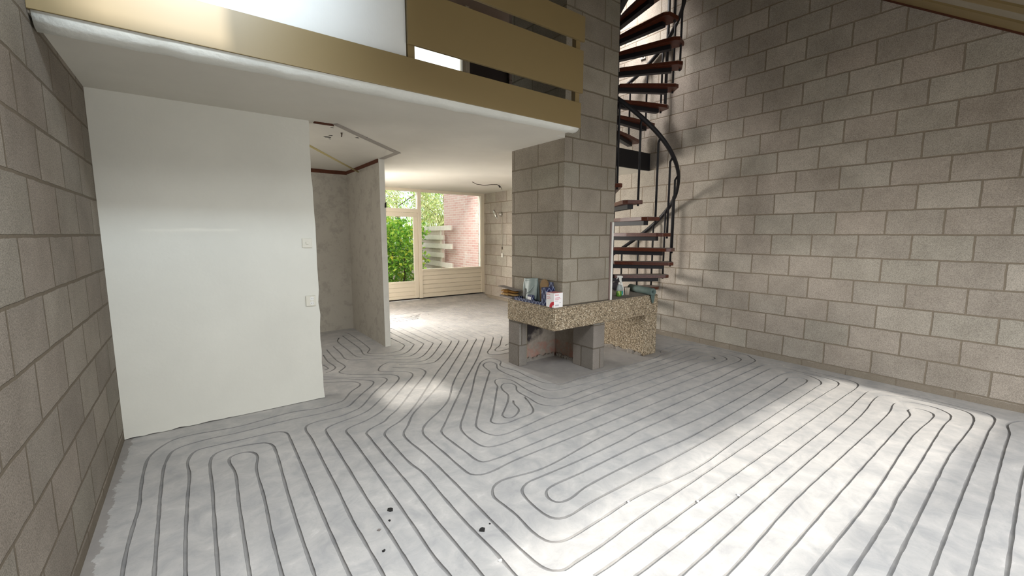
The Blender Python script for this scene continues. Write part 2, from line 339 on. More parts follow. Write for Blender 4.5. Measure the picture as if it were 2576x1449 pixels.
GROOVES = [
    [4.653,3.100,4.638,3.126,4.713,3.183,4.827,3.200,5.158,3.202,5.291,3.144,5.400,2.989,5.400,2.855,5.400,2.683],
    [3.296,7.498,3.339,7.020,3.282,5.264,3.274,5.177,3.231,5.094,3.093,4.916,2.627,4.315,2.087,3.679,1.932,3.488,1.652,3.143,1.448,2.891,1.392,2.823,1.376,2.758,1.375,2.625,1.382,2.425,1.385,2.301,1.409,2.252,1.492,2.236,1.757,2.244,2.269,2.270,3.845,2.331,4.802,2.339,5.066,2.338,5.149,2.356,5.197,2.401,5.229,2.477,5.242,2.641,5.238,2.847,5.152,2.988,4.974,2.969,4.196,2.913,2.653,2.945,2.594,3.006,2.586,3.148,2.579,3.467,2.572,3.674,2.594,3.830,2.683,3.992,2.671,4.099,2.588,4.088,2.524,4.018,2.492,3.906,2.466,3.795,2.403,3.718,1.960,3.158,1.688,2.798,1.642,2.723,1.643,2.596,1.685,2.511,1.759,2.488,1.908,2.500,2.362,2.555,4.048,2.571,4.657,2.598,4.877,2.566,4.944,2.574,4.980,2.630,4.964,2.709,4.889,2.732,4.759,2.713,4.662,2.720,3.968,2.711,2.779,2.660,2.571,2.640,2.429,2.642,2.357,2.704,2.323,2.785,2.339,2.946,2.358,3.151,2.431,3.265,2.436,3.342,2.376,3.394,2.306,3.341,2.258,3.243,2.235,3.132,2.154,3.012,1.986,2.838,1.924,2.773,1.922,2.719,1.965,2.694,2.047,2.730,2.112,2.796,2.148,2.917,2.192,2.984],
    [3.166,7.366,3.150,6.818,3.143,5.274,3.140,5.194,3.106,5.121,2.975,4.962,2.478,4.333,1.999,3.746,1.706,3.320,1.540,3.163,1.370,3.026,1.298,2.944,1.268,2.880,1.258,2.832,1.258,2.495,1.258,2.247,1.267,2.179,1.316,2.133,1.403,2.124,1.568,2.143,2.116,2.149,3.391,2.173,4.151,2.170,4.677,2.206,5.183,2.220,5.260,2.240,5.319,2.310,5.400,2.400,5.400,2.551,5.400,2.789,5.399,2.981,5.187,3.099,4.912,3.090,4.597,3.071,4.341,3.025,3.118,3.061,2.834,3.043,2.720,3.154,2.698,3.417,2.715,3.651,2.673,3.837,2.688,3.918,2.773,4.022,2.783,4.140,2.714,4.208,2.607,4.171,2.332,3.854,1.989,3.381,1.699,3.005,1.562,2.826,1.526,2.757,1.506,2.640,1.514,2.446,1.549,2.397,1.629,2.377,1.918,2.389,4.036,2.451,4.870,2.454,5.013,2.464,5.056,2.490,5.098,2.558,5.107,2.707,5.067,2.809,4.975,2.823,4.797,2.818,4.102,2.805,2.899,2.776,2.574,2.760,2.476,2.828,2.457,2.903,2.457,3.142,2.492,3.436,2.445,3.528,2.379,3.540,2.319,3.473,2.277,3.363,2.227,3.299,1.841,2.800,1.785,2.737,1.796,2.676,1.865,2.638,2.010,2.648,2.130,2.655,2.185,2.688,2.267,2.841,2.317,2.978],
    [3.047,7.308,3.043,6.831,3.025,5.316,3.024,5.235,3.000,5.178,2.888,5.027,2.428,4.464,1.901,3.820,1.478,3.381,1.347,3.246,1.213,3.047,1.165,2.988,1.138,2.928,1.131,2.847,1.146,2.556,1.143,2.149,1.134,1.861,1.131,1.715,1.130,1.431,1.139,1.337,1.164,1.288,1.214,1.259,1.275,1.261,1.435,1.261,1.742,1.279,2.306,1.293,3.898,1.331,4.734,1.340,5.034,1.340,5.131,1.368,5.186,1.479,5.191,1.723,5.195,1.880,5.104,1.980,4.970,1.988,4.311,1.959,3.047,1.922,2.565,1.915,2.445,1.901,1.930,1.884,1.603,1.890,1.489,1.889,1.424,1.851,1.399,1.801,1.384,1.670,1.393,1.569,1.426,1.529,1.489,1.515,1.645,1.525,2.056,1.521,2.876,1.524,4.518,1.560,4.895,1.571,4.965,1.598,4.970,1.661,4.887,1.738,4.785,1.720,4.608,1.704,2.835,1.623,2.224,1.651,1.729,1.644,1.605,1.621,1.541,1.624,1.505,1.648,1.495,1.694,1.512,1.737,1.551,1.767,1.620,1.776,1.816,1.770,2.390,1.779,3.293,1.758,4.592,1.812,4.939,1.825,5.079,1.793,5.125,1.650,5.056,1.516,4.970,1.464,4.776,1.455,3.134,1.397,2.440,1.361,1.904,1.404,1.580,1.394,1.340,1.394,1.294,1.413,1.263,1.448,1.249,1.544,1.262,1.683,1.257,1.809,1.253,1.889,1.275,1.941,1.315,1.982,1.378,2.003,1.659,1.957,2.286,2.021,2.719,2.033,3.844,2.067,4.878,2.095,5.134,2.094,5.243,2.046,5.307,1.851,5.304,1.515,5.293,1.299,5.236,1.232,5.143,1.209,4.694,1.204,3.506,1.186,2.149,1.168,1.463,1.154,1.288,1.155],
    [2.747,7.529,2.890,7.317,2.940,7.107,2.937,6.595,2.885,5.330,2.885,5.250,2.863,5.193,2.756,5.044,2.395,4.586,2.043,4.173,1.812,3.886,1.469,3.448,1.329,3.289,1.205,3.177,1.091,3.109,1.044,3.059,1.026,3.017,1.022,2.960,1.019,2.515,1.035,2.402,1.023,2.041,1.017,1.774,1.022,1.551,1.017,1.362,1.027,1.088],
    [2.754,7.313,2.834,6.986,2.793,5.376,2.791,5.290,2.761,5.226,2.655,5.079,2.207,4.536,2.113,4.470,1.989,4.496,1.774,4.645],
    [1.672,4.574,1.826,4.443,1.906,4.339,1.908,4.223,1.879,4.160,1.592,3.806,1.360,3.511,1.256,3.394,1.164,3.315,1.114,3.256,0.974,3.184,0.926,3.131,0.924,3.058,0.917,2.730,0.915,2.269,0.902,1.896,0.901,1.667,0.900,1.451,0.894,1.190],
    [2.660,7.180,2.680,6.490,2.664,5.384,2.661,5.322,2.641,5.274,2.572,5.181,2.160,4.666,2.037,4.602,1.876,4.663,1.739,4.780,1.714,4.792,1.617,4.738,1.527,4.609,1.509,4.536,1.574,4.473,1.718,4.365,1.763,4.275,1.749,4.190,1.606,4.004,1.469,3.831,1.238,3.548,1.153,3.455,1.000,3.357,0.862,3.308,0.821,3.274,0.810,3.218,0.813,3.166,0.807,2.695,0.799,2.296,0.791,1.992,0.780,1.649,0.787,1.537,0.775,1.280],
    [2.525,6.931,2.517,5.366,2.526,5.318,2.512,5.287,2.431,5.167,2.145,4.806,2.038,4.741,1.895,4.801,1.726,4.943,1.586,5.055,1.422,5.127,1.352,5.203,1.365,5.543,1.375,5.935],
    [2.397,6.588,2.402,5.410,2.401,5.349,2.377,5.306,2.095,4.945,1.992,4.888,1.876,4.942,1.701,5.091,1.512,5.197,1.480,5.274,1.482,5.650,1.487,6.114,1.507,6.238,1.566,6.387],
    [2.282,6.277,2.282,5.479,2.281,5.399,2.259,5.355,2.032,5.060,1.928,5.018,1.776,5.082,1.597,5.240,1.583,5.324,1.622,5.586,1.630,6.030,1.637,6.485],
    [2.156,5.940,2.164,5.486,2.155,5.412,2.124,5.357,2.014,5.216,1.885,5.170,1.815,5.188,1.660,5.285,1.640,5.338,1.663,5.397,1.714,5.485,1.730,5.566,1.754,6.502,1.737,6.649,1.634,6.726,1.427,6.799],
    [1.265,5.812,1.250,5.518,1.243,5.211,1.261,4.974,1.253,4.912,1.174,4.802,1.151,4.771,1.158,4.715,1.204,4.634,1.339,4.511,1.507,4.385,1.593,4.307,1.606,4.231,1.583,4.158,1.390,3.913,1.146,3.618,1.064,3.539,0.962,3.489,0.756,3.429,0.704,3.388,0.691,3.333,0.687,3.142,0.679,2.681,0.672,2.319,0.672,1.988,0.667,1.629,0.655,1.307],
    [1.172,5.577,1.149,5.248,1.165,5.000,1.154,4.933,1.092,4.857,1.031,4.825],
    [1.075,5.144,1.087,5.013,1.086,4.961,1.042,4.935],
    [0.965,4.707,1.259,4.471,1.461,4.314,1.484,4.245,1.466,4.183,1.414,4.124,1.251,3.931,1.037,3.646,0.984,3.616,0.857,3.568,0.661,3.570,0.598,3.541,0.575,3.467,0.579,3.294,0.569,2.838,0.564,2.520,0.553,2.185,0.554,2.001,0.555,1.714,0.544,1.391],
    [0.947,4.624,1.136,4.506,1.255,4.371,1.326,4.300,1.346,4.236,1.317,4.161,1.161,3.978,1.031,3.816,0.970,3.741,0.874,3.726,0.716,3.718,0.514,3.739,0.163,3.720,-0.051,3.730,-0.203,3.683,-0.249,3.514,-0.257,3.126,-0.252,2.807,-0.247,2.525,-0.243,2.321,-0.232,2.026],
    [0.923,4.518,1.109,4.407,1.193,4.339,1.219,4.271,1.206,4.210,1.082,4.080,0.955,3.892,0.883,3.871,0.744,3.850,0.548,3.894,0.172,3.843,0.026,3.863,-0.137,3.886,-0.222,3.866,-0.299,3.766,-0.343,3.644,-0.354,3.446,-0.352,3.244,-0.343,2.978,-0.353,2.755,-0.357,2.550,-0.354,2.406,-0.337,2.106],
    [-0.123,1.942,-0.134,2.238,-0.137,2.546,-0.133,2.915,-0.126,3.221,-0.134,3.446,-0.088,3.574,0.017,3.582,0.162,3.575,0.411,3.551,0.452,3.490,0.454,3.390,0.445,2.640,0.438,2.199,0.437,1.803,0.441,1.480],
    [-0.021,1.865,-0.020,2.151,-0.020,2.570,-0.018,2.976,-0.018,3.339,0.005,3.431,0.054,3.467,0.299,3.418,0.337,3.351,0.344,3.258,0.325,2.625,0.317,2.223,0.315,1.897,0.311,1.579],
    [0.088,1.782,0.089,2.068,0.091,2.373,0.094,2.714,0.101,3.084,0.080,3.265,0.093,3.330,0.146,3.351,0.195,3.335,0.229,3.282,0.234,3.207,0.213,3.070,0.212,2.653,0.202,2.288,0.201,1.983,0.194,1.701],
    [1.134,1.055,1.435,1.044,2.384,1.050,3.162,1.059,4.283,1.076,4.863,1.104,5.078,1.104,5.194,1.051,5.255,0.809,5.234,0.520,5.226,0.342,5.151,0.291,4.698,0.285,3.561,0.274,2.472,0.255,2.020,0.241],
    [1.240,0.926,1.592,0.924,2.614,0.948,3.077,0.956,4.357,0.976,4.913,1.013,5.023,0.999,5.122,0.882,5.165,0.620,5.136,0.455,5.037,0.398,3.955,0.401,3.167,0.385,2.326,0.366,1.875,0.351],
    [1.360,0.815,1.750,0.804,2.568,0.840,3.447,0.843,4.613,0.849,4.831,0.872,4.940,0.864,5.032,0.769,5.035,0.623,4.944,0.524,4.863,0.508,4.588,0.516,3.512,0.498,3.076,0.494,2.913,0.483,2.186,0.472,1.721,0.468],
    [1.488,0.690,1.895,0.694,2.820,0.709,4.493,0.726,4.675,0.727,4.786,0.764,4.872,0.741,4.887,0.665,4.842,0.610,4.742,0.600,4.205,0.622,2.958,0.584,2.041,0.583,1.607,0.573],
    [2.209,0.141,2.612,0.148,3.511,0.164,4.481,0.181,4.830,0.184,5.046,0.208,5.169,0.175,5.236,0.132,5.279,-0.007],
    [2.283,0.040,2.740,0.051,3.391,0.066,4.137,0.074,4.874,0.047],
    [3.397,7.346,3.429,6.678,3.396,5.227,3.394,5.134,3.349,5.051,3.231,4.897,3.016,4.615,2.910,4.510,2.858,4.443,2.838,4.371,2.909,4.301,3.052,4.280,3.293,4.371],
    [3.446,7.667,3.535,7.480,3.540,6.663,3.526,5.178,3.518,5.088,3.472,5.006,3.327,4.826,3.173,4.633,3.057,4.547,3.006,4.493,2.991,4.442,3.035,4.417,3.160,4.432,3.334,4.493],
    [3.387,4.634,3.305,4.634,3.254,4.612,3.245,4.551],
]
CE = 2.438
# ------------------------------------------------------------------ floor with milled heating grooves
def catmull(pts, step=0.035):
    P = [np.array(p) for p in pts]; P = [2*P[0]-P[1]] + P + [2*P[-1]-P[-2]]; out = []
    for i in range(1, len(P)-2):
        p0, p1, p2, p3 = P[i-1], P[i], P[i+1], P[i+2]
        t0 = 0; t1 = t0+max(1e-4, np.linalg.norm(p1-p0))**.5; t2 = t1+max(1e-4, np.linalg.norm(p2-p1))**.5; t3 = t2+max(1e-4, np.linalg.norm(p3-p2))**.5
        n = max(2, int(np.linalg.norm(p2-p1)/step))
        for k in range(n):
            t = t1+(t2-t1)*k/n
            a1 = (t1-t)/(t1-t0)*p0+(t-t0)/(t1-t0)*p1; a2 = (t2-t)/(t2-t1)*p1+(t-t1)/(t2-t1)*p2; a3 = (t3-t)/(t3-t2)*p2+(t-t2)/(t3-t2)*p3
            b1 = (t2-t)/(t2-t0)*a1+(t-t0)/(t2-t0)*a2; b2 = (t3-t)/(t3-t1)*a2+(t-t1)/(t3-t1)*a3
            out.append((t2-t)/(t2-t1)*b1+(t-t1)/(t2-t1)*b2)
    out.append(P[-2]); q = [out[0]]
    for a in out[1:]:
        if np.linalg.norm(a-q[-1]) > 0.012: q.append(a)
    return np.array(q)
lines = [[(g[i], g[i+1]) for i in range(0, len(g), 2)] for g in GROOVES]
# far room: loops parallel to the party wall that turn along the window front
for k in range(14):
    x = 3.66+0.108*k; yt = 7.62+0.066*k
    if k < 12: lines.append([(x, 4.65), (x, 6.2), (x+.01, yt-.12), (x-.03, yt-.03), (x-.12, yt), (2.9, yt+.01), (2.15, yt)])
    else: lines.append([(x, 4.65), (x, 6.2), (x, 8.2)])
for k in range(4):
    y = 7.0+0.11*k; lines.append([(2.1, y), (2.6, y), (2.95+.06*k, y+.01), (3.1+.06*k, y+.09)])
HW, DEP = 0.0083, 0.012
V2, E2, segs, strips = [], [], [], []
for L in lines:
    c = catmull(L); t = np.gradient(c, axis=0); t /= np.maximum(1e-9, np.linalg.norm(t, axis=1))[:, None]
    nrm = np.stack([-t[:, 1], t[:, 0]], 1); ww = HW*(1+0.10*np.sin(np.arange(len(c))*0.9+len(c))+0.06*rng.standard_normal(len(c)))
    l = c+nrm*ww[:, None]; r = c-nrm*ww[:, None]; b = len(V2); n = len(c)
    V2 += [Vector(p) for p in l]+[Vector(p) for p in r]
    E2 += [(b+i, b+i+1) for i in range(n-1)]+[(b+n+i, b+n+i+1) for i in range(n-1)]+[(b, b+n), (b+n-1, b+2*n-1)]
    segs.append(np.concatenate([c[:-1], c[1:]], 1)); strips.append((c, nrm, ww))
b = len(V2); V2 += [Vector(p) for p in ((-0.55, -1.3), (5.5, -1.3), (5.5, 8.74), (-0.55, 8.74))]; E2 += [(b, b+1), (b+1, b+2), (b+2, b+3), (b+3, b)]
vo, eo, fo, *_ = geometry.delaunay_2d_cdt(V2, E2, [], 1, 1e-5, False)
vo = np.array([(v[0], v[1]) for v in vo]); tri = np.array([f[:3] for f in fo if len(f) == 3])
cen = vo[tri].mean(1); S = np.concatenate(segs); keep = np.ones(len(tri), bool)
cell = {}
for i, s in enumerate(S):
    m = (s[:2]+s[2:])/2; cell.setdefault((int(m[0]//.1), int(m[1]//.1)), []).append(i)
for i, p in enumerate(cen):
    ci, cj = int(p[0]//.1), int(p[1]//.1)
    idx = [q for a in (-1, 0, 1) for c_ in (-1, 0, 1) for q in cell.get((ci+a, cj+c_), ())]
    if not idx: continue
    s = S[idx]; a = s[:, :2]; d = s[:, 2:]-a; tt = np.clip(((p-a)*d).sum(1)/np.maximum(1e-12, (d*d).sum(1)), 0, 1)
    if np.linalg.norm(a+d*tt[:, None]-p, axis=1).min() < HW*0.93: keep[i] = False
bm = NB(); vv = [bm.verts.new((x, y, 0)) for x, y in vo]
for t_ in tri[keep]:
    try: bm.faces.new([vv[i] for i in t_])
    except ValueError: pass
for c, nrm, ww in strips:
    rows = []
    for f, z in ((1, 0), (.9, -.65), (.45, -1), (-.45, -1), (-.9, -.65), (-1, 0)):
        rows.append([bm.verts.new((p[0]+n_[0]*w_*f, p[1]+n_[1]*w_*f, z*DEP)) for p, n_, w_ in zip(c, nrm, ww)])
    for a, b_ in zip(rows, rows[1:]):
        for i in range(len(a)-1):
            q = bm.faces.new((a[i], a[i+1], b_[i+1], b_[i])); q.material_index = 1; q.smooth = True
    for e in (0, -1):
        q = bm.faces.new([r_[e] for r_ in rows]); q.material_index = 1
me = bpy.data.meshes.new('floor'); bm.to_mesh(me); bm.free(); me.materials.append(M_FLOOR); me.materials.append(M_GROOVE)
fl = bpy.data.objects.new('floor', me); COL.objects.link(fl); fl['kind'] = 'structure'
for p_ in me.polygons:
    if p_.material_index == 0 and p_.normal.z < 0: p_.flip()
struct('subfloor', bx(-0.7, 5.7, -1.3, 8.74, -0.2, -0.02), M_GROOVE)
bm = NB(); prism(bm, [(8.40, -0.005), (8.74, -0.005), (8.74, 0.085), (8.66, 0.085)], 0, 1.997, 5.476); struct('trim_1', bm, M_FLOOR)   # screed fillet under the window front

# ------------------------------------------------------------------ walls
def wall_y(name, x0, x1, y0, y1, z0, z1, mat): return struct(name, bx(x0, x1, y0, y1, z0, z1), mat)
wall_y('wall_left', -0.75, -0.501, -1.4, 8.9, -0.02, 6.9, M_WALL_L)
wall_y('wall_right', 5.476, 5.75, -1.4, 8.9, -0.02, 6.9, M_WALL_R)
# white plastered partition, ragged where skirting and door lining were torn off
rnd = random.Random(3); poly = []
n = 26
for i in range(n+1): poly.append((-0.501+1.351*i/n, 0.004+max(0, rnd.gauss(0.001, 0.0045))*(1 if 0 < i < n else 0)))
for i in range(1, 22):
    z = 2.438*i/22; poly.append((0.846+rnd.gauss(0, 0.0035)-(0.006 if z > 1.9 else 0), z))
poly += [(0.842, 2.438), (-0.501, 2.438)]
bm = NB(); prism(bm, poly, 1, 4.07, 4.17); struct('wall_partition', bm, M_WHITE)
bm = NB(); box(bm, 1.925, 1.997, 5.5, 7.05, 0, CE)
for f in bm.faces:
    if f.calc_center_median().y < 5.51: f.material_index = 1
struct('wall_nib', bm, [M_RAW, M_NIBEND])
bm = NB(); prism(bm, [(1.98, 1.83), (2.001, 1.83), (2.001, 1.90), (1.985, 1.885)], 1, 5.485, 5.55); struct('trim_2', bm, M_DARK)
struct('wall_alcove', bx(-0.501, 1.925, 6.93, 7.05, 0, CE), M_RAW)
bm = NB(); box(bm, -0.75, 0.15, 8.60, 8.85, 0, CE); box(bm, 2.65, 2.9, 8.60, 8.85, 0, CE); box(bm, 0.15, 2.65, 8.60, 8.85, 2.30, CE); box(bm, 0.15, 2.65, 8.60, 8.85, 0, .12); struct('wall_back', bm, M_WHITE)
bm = NB()
for a in ((.15, .22, .12, 2.30), (2.58, 2.65, .12, 2.30), (1.37, 1.43, .12, 2.30), (.22, 2.58, .12, .2), (.22, 2.58, 2.23, 2.30)): box(bm, a[0], a[1], 8.62, 8.7, a[2], a[3])
w3 = struct('added_side_window', bm, M_CREAM); obj('pane', bx(.22, 2.58, 8.655, 8.661, .2, 2.23), M_GLASS, w3)  # unseen window, added to go with the hidden side lamp
struct('wall_back_sill', bx(2.9, 5.476, 8.70, 8.85, -0.2, 0.115), M_DARK)  # near-black colour painted in as the shadow gap below the panel
# ceiling / loft slab, with the opening for the staircase
bm = NB(); prism(bm, [(-0.501, 2.88), (2.85, 2.88), (2.85, 3.19), (2.97, 3.19), (2.97, 4.08), (3.74, 4.08), (3.74, 4.04), (5.476, 4.04), (5.476, 8.85), (-0.501, 8.85)], 2, CE, 2.655)
struct('ceiling', bm, M_CEIL)
# plaster lip under the fascia
bm = NB(); secs = []
for i in range(31):
    x = -0.49+3.33*i/30; d = 0.052*(1-i/30)+0.022*(i/30); j = rnd.gauss(0, 0.0025)
    secs.append([bm.verts.new((x, y, z)) for y, z in ((2.866, CE+.012), (2.880, CE-d*0.45+j), (2.905, CE-d*0.85+j), (2.945+j, CE-d+j), (2.985+2*j, CE-d*0.45), (3.0, CE+.004))])
for a, b_ in zip(secs, secs[1:]):
    for k in range(5): bm.faces.new((a[k], a[k+1], b_[k+1], b_[k])).smooth = True
bm.faces.new(secs[0]); bm.faces.new(secs[-1]); struct('trim_3', bm, M_LIP)
struct('trim_4', bx(-0.5, 2.85, 2.855, 2.88, 2.448, 2.664, bevel=0.002), M_OLIVE)        # fascia board
struct('wall_upper_front', bx(-0.501, 1.222, 2.882, 2.98, 2.655, 6.6), M_WHITE_LIT)
bm = NB()
box(bm, -0.501, 2.12, 5.0, 5.12, 2.655, 6.6); box(bm, 2.12, 2.92, 5.0, 5.12, 4.22, 6.6); box(bm, 2.12, 2.92, 5.0, 5.12, 2.655, 2.75)
box(bm, 2.92, 3.6, 5.0, 5.12, 4.3, 6.6)
struct('wall_upper_back', bm, plaster('loft_plaster', (0.40, 0.32, 0.27)))
struct('wall_upper_block', bx(3.6, 5.476, 5.0, 5.2, 2.655, 6.7), M_UPBLOCK)
d2 = struct('door_2', bx(2.965, 3.6, 5.03, 5.08, 2.66, 4.3), M_DARKDOOR)
obj('frame', bx(2.915, 2.965, 4.985, 5.1, 2.66, 4.34), M_CREAM, d2)
w2 = bm = NB()
for a in ((2.12, 2.16, 2.75, 4.22), (2.88, 2.92, 2.75, 4.22), (2.16, 2.88, 2.75, 2.80), (2.16, 2.88, 4.17, 4.22)): box(bm, a[0], a[1], 5.02, 5.09, a[2], a[3])
w2 = struct('window_2', bm, M_CREAM); obj('pane', bx(2.16, 2.88, 5.05, 5.056, 2.80, 4.17), M_GLASS, w2)
# ceiling scars where partitions were broken out
bm = NB(); prism(bm, [(1.03, 4.055), (1.06, 4.015), (1.33, 4.29), (2.005, 4.965), (1.965, 5.02), (1.30, 4.345)], 2, CE-0.006, CE+.002); struct('trim_5', bm, M_SCAR)
bm = NB(); prism(bm, [(1.935, 4.97), (2.0, 4.98), (1.997, 5.5), (1.93, 5.5)], 2, CE-0.005, CE+.002); struct('trim_6', bm, M_SCAR)
bm = NB(); prism(bm, [(0.885, 4.10), (0.885, 4.06), (1.04, 4.055), (1.05, 4.10)], 2, CE-0.010, CE+.002); struct('trim_7', bm, M_BRICKSTRIP)
struct('trim_8', bx(0.3, 1.925, 6.922, 6.93, 2.385, CE), M_BRICKSTRIP)
struct('trim_9', bx(1.917, 1.925, 5.52, 6.93, 2.392, CE), M_BRICKSTRIP)
k = 10
for (hx, hy, hr) in ((1.11, 4.62, .034), (1.13, 4.53, .018), (1.36, 4.47, .020), (1.42, 4.40, .022), (1.06, 4.20, .012), (1.16, 4.70, .013)):
    bm = NB(); pl = []
    for i in range(11):
        a = 2*math.pi*i/11; q = hr*rnd.uniform(.45, 1.15); pl.append((hx+q*math.cos(a)*1.2, hy+q*math.sin(a)*.8))
    prism(bm, pl, 2, CE-0.0015, CE+.002); struct('trim_%d' % k, bm, M_DARK); k += 1

# ------------------------------------------------------------------ roof and rear (garden) front
def roof_z(y): return 2.84+0.68*y
bm = NB(); xs = [-0.75, -0.50, 0.16, 1.12, 1.74, 4.3, 5.0, 5.75]; ys = [-1.2, -0.36, 0.02, 1.095, 1.50, 4.1, 4.7, 5.2]
holes = {(1, 3), (3, 1), (5, 5)}  # out-of-view openings invented for sun on fascia and floor, plus stair skylight
for i in range(len(xs)-1):
    for j in range(len(ys)-1):
        if (i, j) in holes: continue
        y0, y1 = ys[j], ys[j+1]
        prism(bm, [(y0, roof_z(y0)), (y1, roof_z(y1)), (y1, roof_z(y1)+.16), (y0, roof_z(y0)+.16)], 0, xs[i], xs[i+1])
struct('roof', bm, M_WOODW)
for q, (x0, x1, m) in enumerate(((5.20, 5.476, M_OLIVE), (4.80, 4.946, M_OLIVE), (5.45, 5.476, M_BRICKSTRIP))):
    y0, y1 = -1.2, 3.85; t_ = 0.02 if q < 2 else 0.034
    bm = NB(); prism(bm, [(y0, roof_z(y0)-t_), (y1, roof_z(y1)-t_), (y1, roof_z(y1)+.01), (y0, roof_z(y0)+.01)], 0, x0, x1); struct('trim_%d' % (k+q), bm, m)
k += 3
bm = NB(); box(bm, -0.75, 0.9, -1.28, -1.2, 0, 2.14); box(bm, 5.1, 5.75, -1.28, -1.2, 0, 2.14); box(bm, 0.9, 5.1, -1.25, -1.2, 1.99, 2.14); box(bm, 0.9, 5.1, -1.28, -1.2, 0, 0.06)
struct('wall_rear', bm, M_WHITE)
bm = NB(); prism(bm, [(-3, -.1), (9, -.1), (9, 1.3), (4.9, 1.52), (1.2, 1.88), (-3, 2.2)], 1, -1.95, -1.85); struct('rear_sun_blocker', bm, M_FENCEB)  # unseen screen added outside, sloped to trim the sun band on the floor

# ------------------------------------------------------------------ garden front at the far end
WY = 8.648
bm = NB()
for a in ((3.89, 5.476, 2.385, CE), (5.39, 5.476, .115, 2.385), (3.815, 3.89, .115, CE), (3.89, 5.39, .69, .735)): box(bm, a[0], a[1], WY-.03, WY+.07, a[2], a[3], bevel=.004)
box(bm, 3.89, 5.39, WY-.055, WY+.07, .705, .725)
win = struct('window_1', bm, M_CREAM); obj('pane', bx(3.885, 5.395, WY+.02, WY+.026, .73, 2.39), M_GLASS, win)
bm = NB()
for i in range(6):
    z0 = .115+i*(.69-.115)/6; box(bm, 3.885, 5.395, WY-.012, WY+.05, z0+.0025, z0+(.69-.115)/6-.0025, bevel=.002)
obj('infill_panel', bm, M_CREAM, win)
bm = NB()
for a in ((2.9, 3.815, 2.385, CE), (2.9, 3.815, 1.945, 2.025), (2.9, 2.96, .115, 2.385)): box(bm, a[0], a[1], WY-.03, WY+.07, a[2], a[3], bevel=.004)
door = struct('door_1', bm, M_CREAM); obj('transom_pane', bx(2.95, 3.815, WY+.02, WY+.026, 2.02, 2.39), M_GLASS, door)
bm = NB()
for a in ((2.96, 3.805, 1.855, 1.94), (3.715, 3.805, .125, 1.855), (2.96, 3.05, .125, 1.855), (3.05, 3.715, .455, .495), (3.05, 3.715, .125, .185)): box(bm, a[0], a[1], WY-.02, WY+.03, a[2], a[3], bevel=.003)
for i in range(3): box(bm, 3.045, 3.72, WY-.008, WY+.02, .187+i*.09, .187+i*.09+.086, bevel=.002)
obj('leaf', bm, M_CREAM, door); obj('pane', bx(3.045, 3.72, WY+.003, WY+.009, .49, 1.86), M_GLASS, door)
bm = NB(); box(bm, 2.99, 3.02, WY-.035, WY-.02, .95, 1.15, bevel=.003); tube(bm, [(3.005, WY-.03, 1.08), (3.005, WY-.075, 1.08), (3.11, WY-.075, 1.08)], .009); obj('handle', bm, M_CHROME, door)

# chimney breast
bm = NB(); box(bm, 2.97, 3.74, 3.19, 4.08, 0.758, 6.2, bevel=.012); struct('wall_chimney', bm, M_CHIM)
# ------------------------------------------------------------------ fireplace
fp = thing('fireplace', 'open corner fireplace with washed aggregate concrete mantel on block piers', 'fireplace', (3.3, 3.55, 0))
ST = 0.758
bm = NB(); prism(bm, [(2.845, 3.15), (4.57, 3.15), (4.57, 3.90), (3.80, 3.96), (2.82, 3.96), (2.82, 3.178), (2.827, 3.16)], 2, 0.515, ST)
es = [e for e in bm.edges if e.is_manifold]
bmesh.ops.bevel(bm, geom=es, offset=0.012, segments=2, affect='EDGES'); bmesh.ops.triangulate(bm, faces=[f for f in bm.faces if len(f.verts) > 4])
obj('mantel_slab', bm, M_AGG, fp)
o = obj('end_support', bx(4.315, 4.565, 3.155, 3.89, 0.0, 0.518, bevel=.012), M_AGG, fp)
def rough_footing(x0, x1, y0, y1, h, seed):
    q_ = random.Random(seed); bm_ = NB(); along_y = (y1-y0) > (x1-x0); n_ = 22; rows_ = []
    for i_ in range(n_+1):
        a_ = i_/n_; t0 = q_.uniform(.45, 1.0)*h; dd = q_.uniform(-.006, .006)
        for_ = [(0, 0), (0, t0*.7), (.35, t0), (1, t0*q_.uniform(.7, 1))]
        rows_.append([bm_.verts.new((x0+(x1-x0)*u_+dd*(1-u_), y0+(y1-y0)*a_, z_) if along_y else (x0+(x1-x0)*a_, y0+(y1-y0)*u_+dd*(1-u_), z_)) for u_, z_ in for_])
    for p_, q2 in zip(rows_, rows_[1:]):
        for k_ in range(3): bm_.faces.new((p_[k_], p_[k_+1], q2[k_+1], q2[k_]))
    bm_.faces.new(rows_[0]); bm_.faces.new(rows_[-1]); return bm_
M_FOOT = plaster('rough_footing_mortar', (0.24, 0.215, 0.185), dirt=0.5, bump=0.9, rough=0.95)
obj('footing', rough_footing(4.292, 4.318, 3.19, 3.85, .055, 1), M_FOOT, o)
bm = NB(); box(bm, 2.835, 2.945, 3.745, 3.955, 0, .518, bevel=.008); obj('pier', bm, M_PIER, fp)
bm = NB(); box(bm, 3.405, 3.585, 3.15, 3.47, 0, .518, bevel=.008); obj('pier', bm, M_PIER, fp)
obj('back_panel', bx(2.945, 3.49, 3.87, 3.95, 0, .518), M_SOOT, fp)
obj('side_panel', bx(3.49, 3.58, 3.47, 3.95, 0, .518), M_SOOT, fp)
obj('back_footing', rough_footing(2.955, 3.44, 3.832, 3.872, .05, 2), M_FOOT, fp)
obj('side_footing', rough_footing(3.460, 3.492, 3.49, 3.83, .045, 3), M_FOOT, fp)
obj('wooden_batten', bx(2.985, 3.025, 3.845, 3.87, .02, .515, bevel=.003), plain('batten_wood', (0.33, 0.27, 0.14), 0.8, var=.3), fp)
obj('metal_edge_strip', bx(3.478, 3.489, 3.47, 3.478, .05, .5), M_CHROME, fp)

